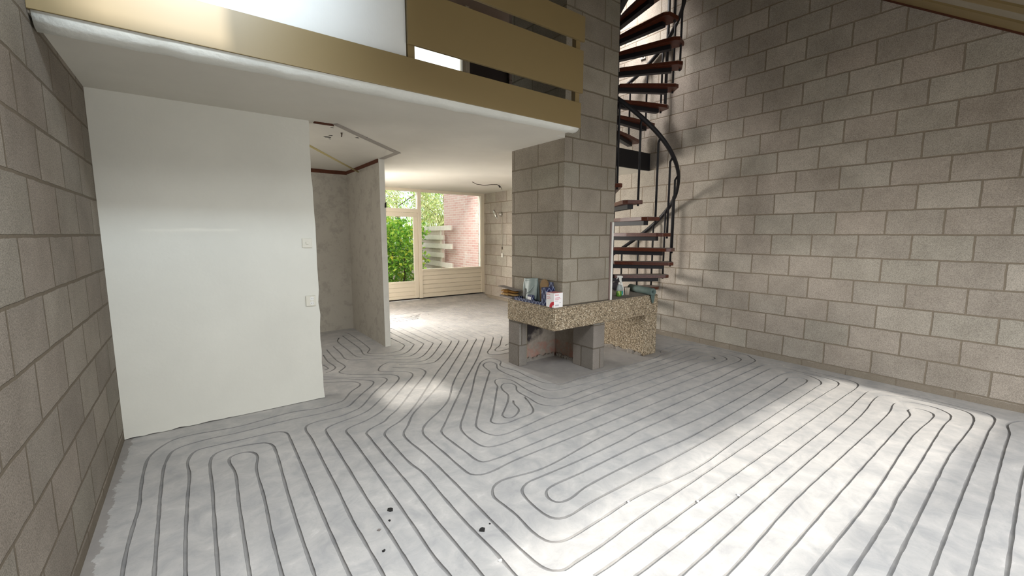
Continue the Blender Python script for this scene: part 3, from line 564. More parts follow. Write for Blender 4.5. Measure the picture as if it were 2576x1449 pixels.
# ------------------------------------------------------------------ spiral staircase
SX, SY, DT, RISE = 4.60, 3.971, 0.3184, 0.193
stair = thing('spiral_staircase', 'black steel spiral staircase with red-brown wooden treads behind the block chimney', 'staircase', (SX, SY, 0))
obj('center_pole', tube(NB(), [(SX, SY, 0), (SX, SY, 5.4)], .042, 16), M_BLACK, stair)
def tread_at(th, z, bal=True, rail=0.97):
    c, s = math.cos(th), math.sin(th)
    T = lambda r, w: (SX+r*c-w*s, SY+r*s+w*c)
    bm = NB(); prism(bm, [T(.045, -.05), T(.30, -.085), T(.765, -.125), T(.828, -.085), T(.835, .095), T(.80, .115), T(.30, .07), T(.045, .05)], 2, z-.046, z)
    bmesh.ops.bevel(bm, geom=bm.edges[:], offset=.004, segments=1, affect='EDGES')
    t_ = obj('tread', bm, M_TREAD, stair)
    bm = NB(); prism(bm, [T(.03, -.035), T(.70, -.035), T(.70, .035), T(.03, .035)], 2, z-.098, z-.0465); obj('bracket', bm, M_BLACK, t_)
    if bal:
        x, y = T(.805, .055); x2, y2 = T(.842, .055)
        bz = z+rail+RISE*(-0.055/.83/DT)
        obj('baluster', tube(NB(), [(x, y, z-.07), (x, y, bz-.06), (x2, y2, bz)], .0135, 8), M_BLACK, stair)
TL, ZL, TU, ZU = -0.205, 0.745, 0.372, 2.895
for i in range(-3, 10): tread_at(TL-DT*i, ZL+RISE*i, bal=(i < 8))
for i in range(0, 9): tread_at(TU-DT*i, ZU+RISE*i, rail=0.90)
def helix(i0, i1, t0, z0, rail, r=.845, n=60):
    return [(SX+r*math.cos(t0-DT*i), SY+r*math.sin(t0-DT*i), z0+RISE*i+rail) for i in (i0+(i1-i0)*k/n for k in range(n+1))]
def rail_mesh(pts):
    bm = NB(); rings = []
    for i, p in enumerate(pts):
        p = Vector(p); t = (Vector(pts[min(i+1, len(pts)-1)])-Vector(pts[max(i-1, 0)])).normalized(); side = t.cross(Vector((0, 0, 1))).normalized(); up = side.cross(t)
        rings.append([bm.verts.new(p+side*a+up*b_) for a, b_ in ((-.017, -.022), (.017, -.022), (.021, .010), (.012, .024), (-.012, .024), (-.021, .010))])
    for a, b_ in zip(rings, rings[1:]):
        for k_ in range(6): bm.faces.new((a[k_], a[(k_+1) % 6], b_[(k_+1) % 6], b_[k_])).smooth = True
    bm.faces.new(rings[0]); bm.faces.new(rings[-1]); return bm
obj('handrail', rail_mesh(helix(-3.0, 8.0, TL, ZL, .97)), M_BLACK, stair)
obj('handrail', rail_mesh(helix(-2.2, 8.5, TU, ZU, .92)), M_BLACK, stair)
obj('newel_post', tube(NB(), helix(1.95, 1.95, TU, ZU, .0, .845, 1)[:1]+[helix(1.95, 1.95, TU, ZU, 1.9, .845, 1)[0]], .021, 10), M_BLACK, stair)
obj('landing_edge', bx(3.76, 5.465, 4.012, 4.036, 2.44, 2.69, bevel=.003), M_BLACK, stair)

# ------------------------------------------------------------------ loft railing
rl = thing('loft_railing', 'olive painted loft railing of two wide horizontal boards above the fascia', 'railing', (2.05, 2.87, 2.664))
for z0, z1, xe in ((2.752, 3.112, 2.872), (3.19, 3.40, 2.885)): obj('board', bx(1.226, xe, 2.856, 2.88, z0, z1, bevel=.002), M_OLIVE, rl)
for x0 in (1.232, 2.80): obj('post', bx(x0, x0+.05, 2.8805, 2.93, 2.664, 3.38), M_OLIVE, rl)

# ------------------------------------------------------------------ things on the mantel
def face_text(txt, size, origin, xdir, zdir, mat, parent, name='lettering'):
    cu = bpy.data.curves.new('t', 'FONT'); cu.body = txt; cu.size = size; cu.extrude = 0.0002
    to = bpy.data.objects.new('t', cu); COL.objects.link(to); bpy.context.view_layer.update()
    me = bpy.data.meshes.new_from_object(to.evaluated_get(bpy.context.evaluated_depsgraph_get())); bpy.data.objects.remove(to)
    X = Vector(xdir); Zd = Vector(zdir); Nn = X.cross(Zd)
    for v in me.vertices: v.co = X*v.co.x+Zd*v.co.y+Nn*v.co.z+Vector(origin)-parent.location
    me.name = name; me.materials.append(mat); o = bpy.data.objects.new(name, me); COL.objects.link(o); o.parent = parent; return o
M_CARD = plain('white_carton', (0.80, 0.78, 0.77), 0.5, 0.35, var=.02)
M_RED = plain('red_print', (0.55, 0.012, 0.03), 0.45, 0.4, var=.03); M_PINK = plain('pink_print', (0.66, 0.30, 0.34), 0.5, var=.04); M_GREYP = plain('grey_print', (0.35, 0.34, 0.37), 0.5, var=.1)
M_LID = plain('red_lid', (0.52, 0.20, 0.19), 0.5, var=.06)
cx0, cx1, cy0, cy1, cz0, cz1 = 2.824, 2.944, 3.157, 3.277, ST, .905
ct = thing('carton', 'white carton with red quarter ring and red lid on the mantel corner', 'box', (2.884, 3.217, ST))
obj('body', bx(cx0, cx1, cy0, cy1, cz0, cz1, bevel=.0012), M_CARD, ct)
obj('lid', bx(cx0+.003, cx1-.003, cy0+.003, cy1-.003, cz1, cz1+.0015), M_LID, ct)
bm = NB(); ring = []
for q in range(15):
    a = math.pi/2*q/14; ring.append((cy0+.001+.067*math.cos(a), cz0+.001+.062*math.sin(a)))
for q in range(14, -1, -1):
    a = math.pi/2*q/14; ring.append((cy0+.001+.028*math.cos(a), cz0+.001+.027*math.sin(a)))
prism(bm, ring, 0, cx0-.0006, cx0); obj('red_ring', bm, M_RED, ct)
face_text('BEGA', .021, (cx0-.0004, cy1-.010, cz1-.024), (0, -1, 0), (0, 0, 1), M_RED, ct)
face_text('BEGA', .021, (cx0+.014, cy0-.0004, cz1-.026), (1, 0, 0), (0, 0, 1), M_RED, ct)
bm = NB()
for z0, wd, hh in ((.853, .066, .008), (.842, .082, .004), (.836, .05, .004)):
    obj('pink_line', bx(cx0+.014, cx0+.014+wd, cy0-.0006, cy0, z0, z0+hh), M_PINK, ct); obj('pink_line', bx(cx0-.0006, cx0, cy1-.010-wd*.8, cy1-.010, z0+.004, z0+.004+hh), M_PINK, ct)
bm.free()
bm = NB()
for q in range(14): box(bm, cx0+.016+q*.0036, cx0+.016+q*.0036+(.0022 if q % 3 else .0012), cy0-.0006, cy0, ST+.014, ST+.030)
obj('barcode', bm, M_GREYP, ct)
obj('grey_line', bx(cx0+.014, cx0+.055, cy0-.0006, cy0, .822, .825), M_GREYP, ct); obj('grey_line', bx(cx0+.075, cx0+.092, cy0-.0006, cy0, .802, .807), M_GREYP, ct)

def lattice():
    t = NT('navy_lattice_card', 0.55, 0.3); X, Y, Z = t.sep()
    def ln(sg):
        a = t.math('ADD', t.math('ADD', Y, X), t.math('MULTIPLY', Z, 0.62*sg)); f = t.math('FRACT', t.math('MULTIPLY', t.math('ADD', a, 5.0), 17.0))
        return t.math('LESS_THAN', t.math('ABSOLUTE', t.math('SUBTRACT', f, 0.5)), 0.045)
    t.color(t.mix(t.math('MAXIMUM', ln(1), ln(-1)), (0.010, 0.014, 0.060), (0.30, 0.35, 0.48))); return t.m
M_LAT = lattice(); M_KRAFT = plain('brown_kraft', (0.24, 0.145, 0.06), 0.8, var=.15)
tr = thing('cardboard_tray', 'navy cardboard tray with white diamond lattice open on the mantel ledge', 'tray', (2.89, 3.6, ST))
bm = NB(); box(bm, 2.832, 2.836, 3.30, 3.84, ST, ST+.034); box(bm, 2.958, 2.962, 3.30, 3.84, ST, ST+.034); box(bm, 2.836, 2.958, 3.30, 3.84, ST, ST+.003); box(bm, 2.836, 2.958, 3.836, 3.84, ST+.003, ST+.034); obj('tray_base', bm, M_LAT, tr)
obj('end_flap', bx(2.838, 2.955, 3.292, 3.372, ST+.004, .945, bevel=.002), M_LAT, tr)
obj('upright_flap', bx(2.93, 2.934, 3.29, 3.36, .945, .998), M_LAT, tr)
bm = NB(); pl = [(3.435+.062*math.cos(math.pi*q/16), .946+.072*math.sin(math.pi*q/16)) for q in range(17)]
prism(bm, [(3.497, ST+.02)]+pl+[(3.378, ST+.02)], 0, 2.925, 2.945)
tag(obj('kraft_sleeve', bm, M_KRAFT), 'tan rounded cardboard sleeve standing behind the navy lattice flap', 'sleeve')
M_POUCH = plain('grey_plastic_film', (0.235, 0.285, 0.27), 0.55, 0.35, var=.18, scale=22)
M_POUCHB = plain('dark_contents', (0.06, 0.062, 0.055), 0.6, var=.4, scale=30)
po = thing('plastic_pouch', 'grey-green plastic pouch slumped upright in the lattice tray', 'bag', (2.91, 3.66, ST+.003))
def sheet(name, fn, mat, parent, nu=14, nv=14, th=.0025):
    bm = NB(); g = [[bm.verts.new(fn(i/nu, j/nv)) for j in range(nv+1)] for i in range(nu+1)]
    for i in range(nu):
        for j in range(nv): bm.faces.new((g[i][j], g[i+1][j], g[i+1][j+1], g[i][j+1])).smooth = True
    o = obj(name, bm, mat, parent); md = o.modifiers.new('thickness', 'SOLIDIFY'); md.thickness = th; return o
def front(s, t):
    yl = 3.775-.090*t**1.3; yr = 3.552-.052*t; zt = 1.0+.02*s; zb = .765+.035*s
    return (2.932-.055*t**1.6-.016*math.sin(math.pi*s)*math.sin(math.pi*t)+.004*math.sin(9*s+3*t), yl+(yr-yl)*s, zt+(zb-zt)*t)
def back(s, t):
    yl = 3.785+.04*math.sin(math.pi*t*.8); yr = 3.552-.03*t; zt = 1.0+.02*s; zb = .764
    return (2.936+.014*t+.004*math.sin(8*s+2*t), yl+(yr-yl)*s, zt+(zb-zt)*t)
sheet('front_film', front, M_POUCH, po); sheet('back_film', back, M_POUCH, po)
obj('zip_strip', tube(NB(), [front(s/12, .11) for s in range(13)], .0045, 8), M_POUCH, po)
obj('fold', tube(NB(), [(2.868, 3.665-.012*s, .848+.0042*s+.0004*s*s) for s in range(12)], .006, 8), M_POUCH, po)
bm = NB(); lathe(bm, [(.02, .0), (.042, .01), (.05, .05), (.04, .11), (.015, .13)], (2.915, 3.72, ST+.004), 14, sx=.5, sy=1.35); obj('contents', bm, M_POUCHB, po)
pk = thing('small_packet', 'small navy packet with white label in front of the plastic pouch', 'packet', (2.855, 3.565, ST+.003))
obj('wrapper', bx(2.840, 2.868, 3.52, 3.61, ST+.0035, .842, bevel=.003), M_LAT, pk); obj('label', bx(2.8388, 2.8402, 3.545, 3.605, .782, .822), M_CARD, pk)
# gloves and boards sticking out past the end of the mantel
M_LEATHER = plain('brown_glove_leather', (0.27, 0.125, 0.022), 0.7, 0.3, var=.4, scale=18)
M_LEATHER2 = plain('tan_glove_leather', (0.40, 0.25, 0.10), 0.75, 0.25, var=.3, scale=18)
def glove(name, label, z, y0, mat, flip):
    g_ = thing(name, label, 'glove', (2.90, y0-.12, z))
    bm = NB(); lathe(bm, [(.012, -.12), (.030, -.10), (.034, -.06), (.030, -.02), (.040, .03), (.042, .07), (.03, .09)], (0, 0, 0), 16, sx=1.15, sy=.42)
    bmesh.ops.rotate(bm, verts=bm.verts[:], cent=(0, 0, 0), matrix=Matrix.Rotation(R(-90), 3, 'X'))
    bmesh.ops.translate(bm, verts=bm.verts[:], vec=(2.90, y0-.11, z+.016)); obj('palm', bm, mat, g_)
    for k_, (dx, ln) in enumerate(((-.036, .055), (-.013, .075), (.012, .078), (.034, .065))):
        obj('finger', tube(NB(), [(2.90+dx, y0-.035, z+.016), (2.90+dx*1.1, y0-.02+ln*.5, z+.019), (2.90+dx*1.15, y0-.02+ln, z+.012)], [.0125, .012, .008], 8), mat, g_)
    obj('thumb', tube(NB(), [(2.90-.04, y0-.10, z+.016), (2.842, y0-.06, z+.018), (2.838, y0-.03, z+.014)], [.014, .013, .009], 8), mat, g_)
    return g_
tag(obj('dark_pad', bx(2.85, 2.95, 3.91, 4.16, ST+.002, ST+.022, bevel=.006), M_GREY), 'dark grey flat pad under the gloves at the end of the mantel', 'pad')
glove('work_glove', 'tan leather work glove lying lower, directly on the dark pad', ST+.0225, 4.10, M_LEATHER2, 0)
glove('work_glove', 'brown leather work glove lying uppermost, under the grey board', ST+.057, 4.10, M_LEATHER, 1)
bm = NB(); box(bm, 2.86, 2.95, 3.85, 4.21, -.003, .004, bevel=.002); bmesh.ops.rotate(bm, verts=bm.verts[:], cent=(2.9, 4.0, 0), matrix=Matrix.Rotation(R(4), 3, 'X')); bmesh.ops.translate(bm, verts=bm.verts[:], vec=(0, 0, ST+.104))
tag(obj('grey_board', bm, M_GREY), 'thin grey board lying on the gloves, overhanging the mantel end', 'board')

# bottles, cup, roll right of the chimney
UD = Vector((0.643, -0.766, 0)); VD = Vector((0.766, 0.643, 0))
def uv_prism(bm, poly, org, half):
    A, B = [], []
    for u, z in poly:
        p = Vector(org)+UD*u+Vector((0, 0, z)); A.append(bm.verts.new(p-VD*half)); B.append(bm.verts.new(p+VD*half))
    n_ = len(poly); bm.faces.new(A); bm.faces.new(B[::-1])
    for i in range(n_): bm.faces.new((A[i], A[(i+1) % n_], B[(i+1) % n_], B[i]))
def clear_plastic(name, c, a):
    m = bpy.data.materials.new(name); m.use_nodes = True; b_ = m.node_tree.nodes['Principled BSDF']; b_.inputs['Base Color'].default_value = (*c, 1); b_.inputs['Roughness'].default_value = .12; b_.inputs['Alpha'].default_value = a; return m
M_CLEAR = clear_plastic('clear_plastic', (0.55, 0.62, 0.60), .45); M_GREENL = plain('green_liquid', (0.10, 0.25, 0.035), .15, .5, var=.1); M_TEAL = plain('teal_liquid', (0.03, 0.28, 0.27), .2, .5); M_LIME = plain('lime_label', (0.42, 0.52, 0.14), .5, var=.3, scale=40)
gb = thing('soap_bottle', 'short clear bottle of green liquid soap with lime label and white cap', 'bottle', (4.003, 3.312, ST))
b0 = (4.003, 3.312, ST)
bm = NB(); lathe(bm, [(.030, 0), (.038, .006), (.037, .04), (.034, .066)], b0, 20, sx=1, sy=.8); obj('liquid', bm, M_GREENL, gb)
bm = NB(); lathe(bm, [(.0345, .0665), (.029, .10), (.022, .132), (.012, .145)], b0, 20, sx=1, sy=.8); obj('body', bm, M_CLEAR, gb)
bm = NB(); lathe(bm, [(.013, .1455), (.013, .156), (.008, .168), (.005, .172)], b0, 14); obj('cap', bm, M_PLASTIC_W, gb)
bm = NB(); n0 = -VD*.031
for (u0, u1, z0, z1) in ((-.018, .016, .018, .066),): uv_prism(bm, [(u0, z0+.008), (u0+.008, z0), (u1-.006, z0), (u1, z0+.012), (u1-.004, z1), (u0+.006, z1)], Vector(b0)+n0, .0012)
obj('label', bm, M_LIME, gb)
sb = thing('spray_bottle', 'white trigger spray bottle with teal liquid behind the green soap bottle', 'bottle', (4.085, 3.345, ST))
b1 = (4.085, 3.345, ST)
bm = NB(); lathe(bm, [(.024, 0), (.028, .006), (.028, .055)], b1, 20, sx=1, sy=.8); obj('liquid', bm, M_TEAL, sb)
bm = NB(); lathe(bm, [(.028, .0555), (.027, .09), (.022, .115), (.013, .125)], b1, 20, sx=1, sy=.8); obj('body', bm, M_CLEAR, sb)
bm = NB(); uv_prism(bm, [(.012, .002), (.026, .004), (.030, .02), (.030, .09), (.018, .128), (.006, .126), (.022, .09), (.024, .02), (.012, .010)], b1, .012); obj('grip', bm, M_PLASTIC_W, sb)
bm = NB(); lathe(bm, [(.017, .1255), (.018, .140), (.012, .150), (.011, .165)], b1, 16); obj('collar', bm, M_PLASTIC_W, sb)
bm = NB(); uv_prism(bm, [(-.012, .150), (.012, .150), (.000, .185), (-.002, .212), (.010, .216), (.018, .226), (.012, .236), (-.010, .243), (-.048, .243), (-.058, .239), (-.058, .231), (-.040, .227), (-.030, .214), (-.026, .185)], b1, .010)
bmesh.ops.bevel(bm, geom=bm.edges[:], offset=.002, segments=1, affect='EDGES'); obj('spray_head', bm, M_PLASTIC_W, sb)
bm = NB(); uv_prism(bm, [(-.048, .226), (-.040, .226), (-.046, .210), (-.054, .196), (-.060, .198), (-.054, .214)], b1, .005); obj('trigger', bm, M_PLASTIC_W, sb)
bm = NB(); lathe(bm, [(.021, 0), (.031, .086), (.0325, .088), (.0315, .089), (.029, .087), (.020, .004)], (4.19, 3.335, ST), 24)
tag(obj('paper_cup', bm, plain('beige_paper', (0.56, 0.49, 0.40), .8)), 'beige paper cup standing beside the spray bottle', 'cup')
M_ROLL = plain('green_grey_foam', (0.095, 0.135, 0.122), .75, .3, var=.25, scale=24)
ra, rb = Vector((4.385, 3.10, ST+.046)), Vector((4.535, 3.56, ST+.046))
ax = (rb-ra).normalized(); bm = NB(); sd = ax.cross(Vector((0, 0, 1))).normalized()
rings = []
for (p, r_) in ((ra+ax*.10, .018), (ra, .018), (ra-ax*.002, .026), (ra, .042), (ra+ax*.004, .0455), (rb, .0455)):
    rings.append([bm.verts.new(p+(sd*math.cos(2*math.pi*k_/24)+Vector((0, 0, 1))*math.sin(2*math.pi*k_/24))*r_) for k_ in range(24)])
for a, b_ in zip(rings, rings[1:]):
    for k_ in range(24): bm.faces.new((a[k_], a[(k_+1) % 24], b_[(k_+1) % 24], b_[k_])).smooth = True
bm.faces.new(rings[-1]); bm.faces.new(rings[0])
rt = thing('foam_roll', 'rolled green-grey foam sheet lying at the right end of the mantel', 'roll', (4.46, 3.33, ST)); obj('roll', bm, M_ROLL, rt)
bm = NB(); prism(bm, [(4.372, .80), (4.462, .80), (4.455, .70), (4.435, .655), (4.415, .66), (4.395, .715)], 1, 3.128, 3.134); obj('loose_end', bm, M_ROLL, rt)
bm = NB(); bmesh.ops.create_icosphere(bm, subdivisions=3, radius=1)
for v in bm.verts:
    j = 1+.16*math.sin(7*v.co.x+3*v.co.y)+.12*math.sin(11*v.co.z+5*v.co.y); v.co = Vector((4.40+v.co.x*.08*j, 3.68+v.co.y*.06*j, ST+.064+max(-.98, v.co.z*j)*.06))
for f in bm.faces: f.smooth = True
tag(obj('dark_bag', bm, plain('charcoal_cloth', (0.055, 0.05, 0.055), .7, var=.5, scale=40)), 'crumpled charcoal bag lying behind the foam roll', 'bag')
bm = NB(); bmesh.ops.create_icosphere(bm, subdivisions=3, radius=1)
for v in bm.verts:
    j = 1+.2*math.sin(6*v.co.x+4*v.co.z)+.14*math.sin(9*v.co.y+6*v.co.z); v.co = Vector((3.93+v.co.x*.075*j, 3.50+v.co.y*.06*j, ST+.07+max(-.95, v.co.z*j)*.07))
for f in bm.faces: f.smooth = True
tag(obj('rag', bm, plain('brown_rag', (0.20, 0.165, 0.145), .9, var=.4, scale=50)), 'brownish crumpled rag beside the chimney edge, behind the soap bottle', 'rag')
bm = NB(); box(bm, 3.675, 3.692, 3.176, 3.19, .76, 1.63); box(bm, 3.697, 3.714, 3.176, 3.19, .76, 1.63)
ctk = thing('cable_trunking', 'narrow white cable trunking running up the chimney edge', 'trunking', (3.695, 3.183, .76))
obj('cover', bx(3.690, 3.716, 3.172, 3.189, .76, 1.63, bevel=.002), M_PLASTIC_W, ctk); obj('backing_strip', bx(3.672, 3.690, 3.180, 3.189, .76, 1.63), plain('brown_strip', (0.20, 0.14, 0.12), .7), ctk); bm.free()

# ------------------------------------------------------------------ wall fittings
sw = thing('light_switch', 'ivory push switch with square plate on the white partition, above the socket', 'switch', (.774, 4.07, 1.41))
bm = NB(); box(bm, .735, .813, 4.060, 4.0695, 1.37, 1.449, bevel=.004); obj('plate', bm, M_PLASTIC_I, sw)
bm = NB(); box(bm, .764, .784, 4.052, 4.0605, 1.399, 1.42, bevel=.002); obj('rocker', bm, M_PLASTIC_I, sw)
so = thing('wall_socket', 'ivory double wall socket on the white partition, below the switch', 'socket', (.777, 4.07, .905))
obj('plate', bx(.738, .816, 4.056, 4.0695, .861, .950, bevel=.003), M_PLASTIC_I, so)
for zc in (.926, .885):
    bm = NB(); pl = [(.786+.017*math.cos(2*math.pi*q/20), zc+.017*math.sin(2*math.pi*q/20)) for q in range(20)]; prism(bm, pl, 1, 4.0535, 4.0562); o = obj('outlet', bm, M_PLASTIC_W, so)
    bm = NB(); box(bm, .7765, .7805, 4.0528, 4.0536, zc-.002, zc+.002); box(bm, .7915, .7955, 4.0528, 4.0536, zc-.002, zc+.002); obj('pin_holes', bm, M_DARK, o)
lp = thing('wall_lamp', 'chrome spot lamp on the far block wall near the window', 'lamp', (5.476, 7.93, 1.94))
bm = NB(); tube(bm, [(5.475, 7.91, 1.94), (5.44, 7.91, 1.94), (5.425, 7.92, 1.94)], [.05, .046, .02], 18); obj('base', bm, M_CHROME, lp)
bm = NB(); tube(bm, [(5.43, 7.92, 1.95), (5.37, 7.97, 1.965)], .009, 8); obj('arm', bm, M_CHROME, lp)
bm = NB(); tube(bm, [(5.34, 8.01, 2.03), (5.345, 7.99, 1.99), (5.36, 7.945, 1.89), (5.362, 7.935, 1.87)], [.018, .028, .030, .020], 16); obj('shade', bm, M_CHROME, lp)
bm = NB(); tube(bm, [(5.363, 7.933, 1.868), (5.367, 7.925, 1.845)], [.02, .012], 12); obj('bulb', bm, M_PLASTIC_W, lp)
bm = NB(); tube(bm, [(5.468, 7.872, 1.93), (5.47, 7.868, 1.6), (5.468, 7.87, 1.28), (5.466, 7.868, 1.21)], .0055, 6); obj('cord', bm, M_PLASTIC_I, lp)
bm = NB(); tube(bm, [(5.466, 7.868, 1.22), (5.464, 7.867, 1.16)], .009, 8); obj('cord_end', bm, M_RUST, lp)
ws = thing('pull_switch', 'small white wall switch under the chrome lamp cord', 'switch', (5.476, 7.87, 1.03))
obj('plate', bx(5.458, 5.4755, 7.835, 7.905, .985, 1.075, bevel=.004), M_PLASTIC_W, ws); obj('rocker', bx(5.453, 5.4585, 7.855, 7.885, 1.01, 1.05, bevel=.002), M_PLASTIC_I, ws)
us = thing('wall_switch', 'cream wall switch high behind the upper stair treads', 'switch', (5.476, 4.21, 4.115))
obj('plate', bx(5.462, 5.4755, 4.165, 4.25, 4.075, 4.155, bevel=.003), M_PLASTIC_W, us); obj('rocker', bx(5.457, 5.4625, 4.19, 4.225, 4.095, 4.135), M_PLASTIC_I, us)
cc = thing('ceiling_cable', 'loose dark cable hanging from the far ceiling with a connector', 'cable', (4.5, 6.9, CE))
obj('wire', tube(NB(), [(4.07, 6.80, CE-.004), (4.20, 6.86, CE-.03), (4.36, 6.86, CE-.038), (4.50, 6.80, CE-.02), (4.60, 6.80, CE-.012), (4.70, 6.86, CE-.016)], .0055, 6), M_RUST, cc)
obj('connector', tube(NB(), [(4.735, 6.93, CE-.003), (4.725, 6.87, CE-.05)], .012, 8), M_BLACK, cc)
obj('wire_end', tube(NB(), [(4.84, 7.03, CE-.004), (4.90, 7.08, CE-.03), (4.93, 7.10, CE-.06)], .005, 6), M_RUST, cc)
tag(obj('wooden_stick', tube(NB(), [(.776, 4.182, 2.292), (1.90, 6.27, 2.356)], .011, 6), M_STICK), 'long yellowish stick wedged below the ceiling of the alcove', 'stick')
tag(obj('ceiling_rod', tube(NB(), [(1.18, 4.35, CE), (1.181, 4.35, CE-.02), (1.178, 4.352, CE-.04)], [.010, .006, .005], 8), M_RUST), 'short rusty rod end poking out of the broken ceiling strip', 'rod')

# ------------------------------------------------------------------ bits on the floor
M_SCRAP = plain('black_scrap', (0.012, 0.012, 0.012), .6); M_CRUMB = plain('white_crumb', (0.72, 0.72, 0.70), .8)
def flake(name, label, cat, x, y, r, mat, seed, h=.003, group=None):
    q = random.Random(seed); bm = NB(); n_ = q.randint(5, 8)
    prism(bm, [(x+r*q.uniform(.55, 1.2)*math.cos(2*math.pi*k_/n_), y+r*q.uniform(.55, 1.2)*math.sin(2*math.pi*k_/n_)) for k_ in range(n_)], 2, 0.0003, h)
    return tag(obj(name, bm, mat), label, cat, group)
flake('plastic_scrap', 'black square plastic scrap between grooves, left of centre floor', 'scrap', .741, 2.139, .021, M_SCRAP, 4, .005)
flake('plastic_scrap', 'ragged black scrap lying right of the front grooves', 'scrap', 1.056, 1.702, .017, M_SCRAP, 9, .005)
flake('plastic_scrap', 'small black chip on the floor nearest the camera', 'scrap', .607, 1.861, .009, M_SCRAP, 5)
flake('plastic_scrap', 'thin dark flake just below the black square scrap', 'scrap', .707, 2.055, .008, M_SCRAP, 6)
flake('plastic_scrap', 'narrow grey flake left of the thin dark flake', 'scrap', .638, 2.016, .010, M_GREY, 7)
flake('plastic_scrap', 'tiny black chip above the ragged black scrap', 'scrap', 1.111, 1.717, .006, M_SCRAP, 8)
flake('plaster_crumb', 'white plaster crumb in a front groove left of the loop ends', 'crumb', 1.009, 1.475, .009, M_CRUMB, 11, .006)
flake('plaster_crumb', 'white plaster crumb on a groove in the bright floor band', 'crumb', 2.144, 1.165, .008, M_CRUMB, 12, .006)
flake('plaster_crumb', 'white plaster crumb farthest right in the bright floor band', 'crumb', 2.384, 1.053, .009, M_CRUMB, 13, .006)
flake('plaster_crumb', 'white plaster crumb beside the inner loop of the grooves', 'crumb', 1.829, 1.40, .007, M_CRUMB, 14, .006)

# ------------------------------------------------------------------ garden
struct('ground', bx(-14, 24, 8.86, 40, -0.3, -0.1), M_EARTH)
struct('garden_brick_wall', bx(5.62, 5.92, 8.86, 10.95, -0.2, 5.2), M_BRICKOUT)
fn = thing('board_fence', 'weathered fence of staggered horizontal boards beside the pale brick wall', 'fence', (5.5, 11.2, -.1))
for y0, y1, z0, z1, tl in ((10.22, 12.5, 1.60, 1.725, -.3), (10.66, 12.4, 1.345, 1.47, 0), (10.19, 12.4, 1.10, 1.235, 0), (10.68, 12.3, .85, .98, 0), (10.18, 12.3, .60, .735, 1.2)):
    bm = NB(); box(bm, 5.45, 5.49, y0, y1, z0, z1, bevel=.004); bmesh.ops.rotate(bm, verts=bm.verts[:], cent=(5.47, 11.2, (z0+z1)/2), matrix=Matrix.Rotation(R(tl), 3, 'X')); obj('board', bm, M_FENCEW, fn)
obj('backing', bx(5.53, 5.56, 10.96, 12.6, -.1, 1.62), M_FENCEB, fn); obj('post', bx(5.49, 5.57, 10.86, 10.955, -.1, 1.70), M_FENCEW, fn)
def leaves(name, mat, parent, pts, size, aspect=.45, seed=1, droop=0.0):
    q = np.random.default_rng(seed); n_ = len(pts); V = np.zeros((n_*6, 3)); Fs = []
    d = q.normal(size=(n_, 3)); d[:, 2] -= droop; d /= np.linalg.norm(d, axis=1)[:, None]
    s = np.cross(d, q.normal(size=(n_, 3))); s /= np.linalg.norm(s, axis=1)[:, None]; nn = np.cross(d, s); L = size*q.uniform(.6, 1.3, n_)
    for k_, (a, b_, c_) in enumerate(((0, 0, 0), (.35, .5, .04), (.35, -.5, .04), (.75, .38, .0), (.75, -.38, .0), (1.05, 0, -.12))):
        V[k_::6] = pts+d*(L*a)[:, None]+s*(L*aspect*b_)[:, None]+nn*(L*c_)[:, None]
    for i in range(n_):
        o_ = i*6; Fs += [(o_, o_+1, o_+2), (o_+1, o_+3, o_+4, o_+2), (o_+3, o_+5, o_+4)]
    off = Vector((0, 0, 0)) if parent is None else parent.location
    me = bpy.data.meshes.new(name); me.from_pydata((V-np.array(off)).tolist(), [], Fs); me.materials.append(mat)
    o = bpy.data.objects.new(name, me); COL.objects.link(o); o.parent = parent; return o
hg = thing('laurel_hedge', 'dense glossy green laurel hedge seen through the garden door', 'hedge', (4.1, 11.3, -.1))
q = np.random.default_rng(5); P = q.uniform((2.6, 10.7, -.05), (5.15, 11.9, 2.0), (10500, 3))
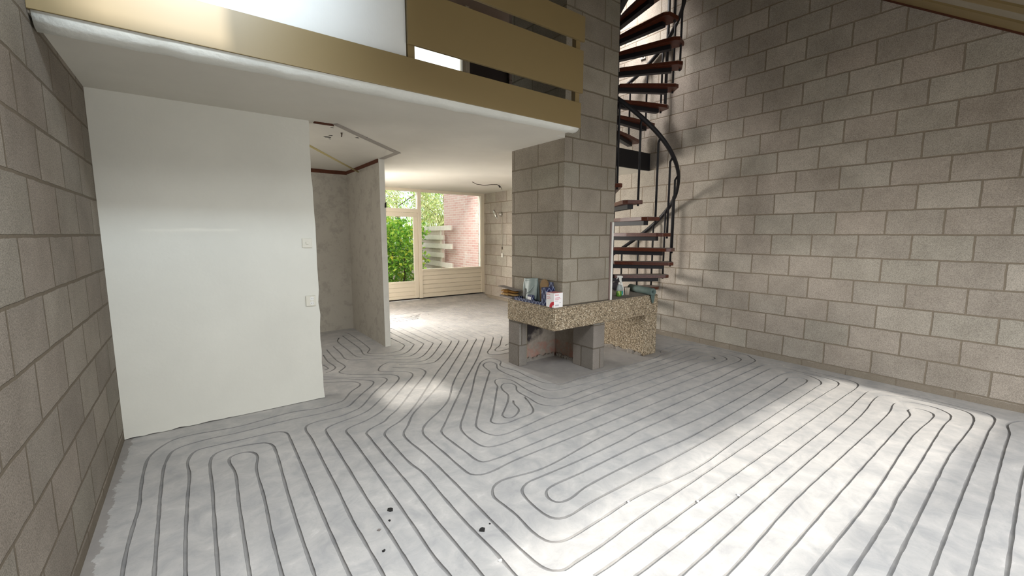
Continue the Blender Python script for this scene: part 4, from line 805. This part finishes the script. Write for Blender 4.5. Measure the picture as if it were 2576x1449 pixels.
top = 1.86+.12*np.sin(P[:, 0]*5)+.08*np.sin(P[:, 0]*13); fr = 10.75+.12*np.sin(P[:, 0]*7+P[:, 2]*4)+np.where(P[:, 2] < .45, .35, 0); rg = 5.05+.10*np.sin(P[:, 2]*9)-np.where(P[:, 2] < .5, .15, 0)
P = P[(P[:, 2] < top) & (P[:, 1] > fr) & (P[:, 0] < rg)]
leaves('foliage', M_LAUREL, hg, P, .105, .5, 3, .35)
bm = NB()
for i in range(7): tube(bm, [(2.8+.36*i, 11.5, -.1), (2.85+.36*i, 11.45, .7), (2.8+.36*i+.1*(-1)**i, 11.5, 1.5)], [.035, .025, .012], 6)
obj('stems', bm, M_BARK, hg)
lowp = q.uniform((2.8, 10.0, -.1), (4.9, 10.5, .22), (500, 3)); lg = thing('ground_cover', 'low pale green plants at the foot of the laurel hedge', 'plants', (3.8, 10.25, -.1)); leaves('foliage', M_WILLOW, lg, lowp, .08, .5, 8); lg['kind'] = 'stuff'
def tree(label, x, y, h, cr, n_, seed, mat, size):
    t_ = thing('garden_tree', label, 'tree', (x, y, -.1), 'garden trees behind the hedge'); qq = np.random.default_rng(seed)
    u = qq.normal(size=(n_, 3)); u /= np.linalg.norm(u, axis=1)[:, None]; rr = cr*qq.uniform(.35, 1.0, n_)**.6
    pts = np.array([x, y, h])+u*rr[:, None]*np.array([1, .8, 1.25])
    leaves('crown', mat, t_, pts, size, .25, seed, .9)
    bm = NB(); tube(bm, [(x, y, -.1), (x+.1, y, h*.45), (x-.05, y, h*.9)], [.09, .06, .02], 8)
    for k_ in range(6):
        a = k_*1.05; tube(bm, [(x+.05, y, h*(.5+.05*k_)), (x+cr*.4*math.cos(a), y+cr*.4*math.sin(a), h*(.62+.06*k_)), (x+cr*.8*math.cos(a), y+cr*.7*math.sin(a), h*(.68+.08*k_))], [.03, .02, .007], 6)
    obj('trunk', bm, M_BARK, t_)
tree('yellow-green willow-like tree right of the door, in front of the brick wall edge', 7.55, 14.6, 2.9, 1.25, 9000, 21, M_WILLOW, .115)
tree('loose pale tree above the hedge in the top light of the door', 4.55, 14.8, 3.0, 1.35, 7000, 22, M_WILLOW, .115)
tree('tall greener tree farthest back beyond the hedge', 8.4, 21.5, 3.9, 3.2, 13000, 23, M_LAUREL, .17)
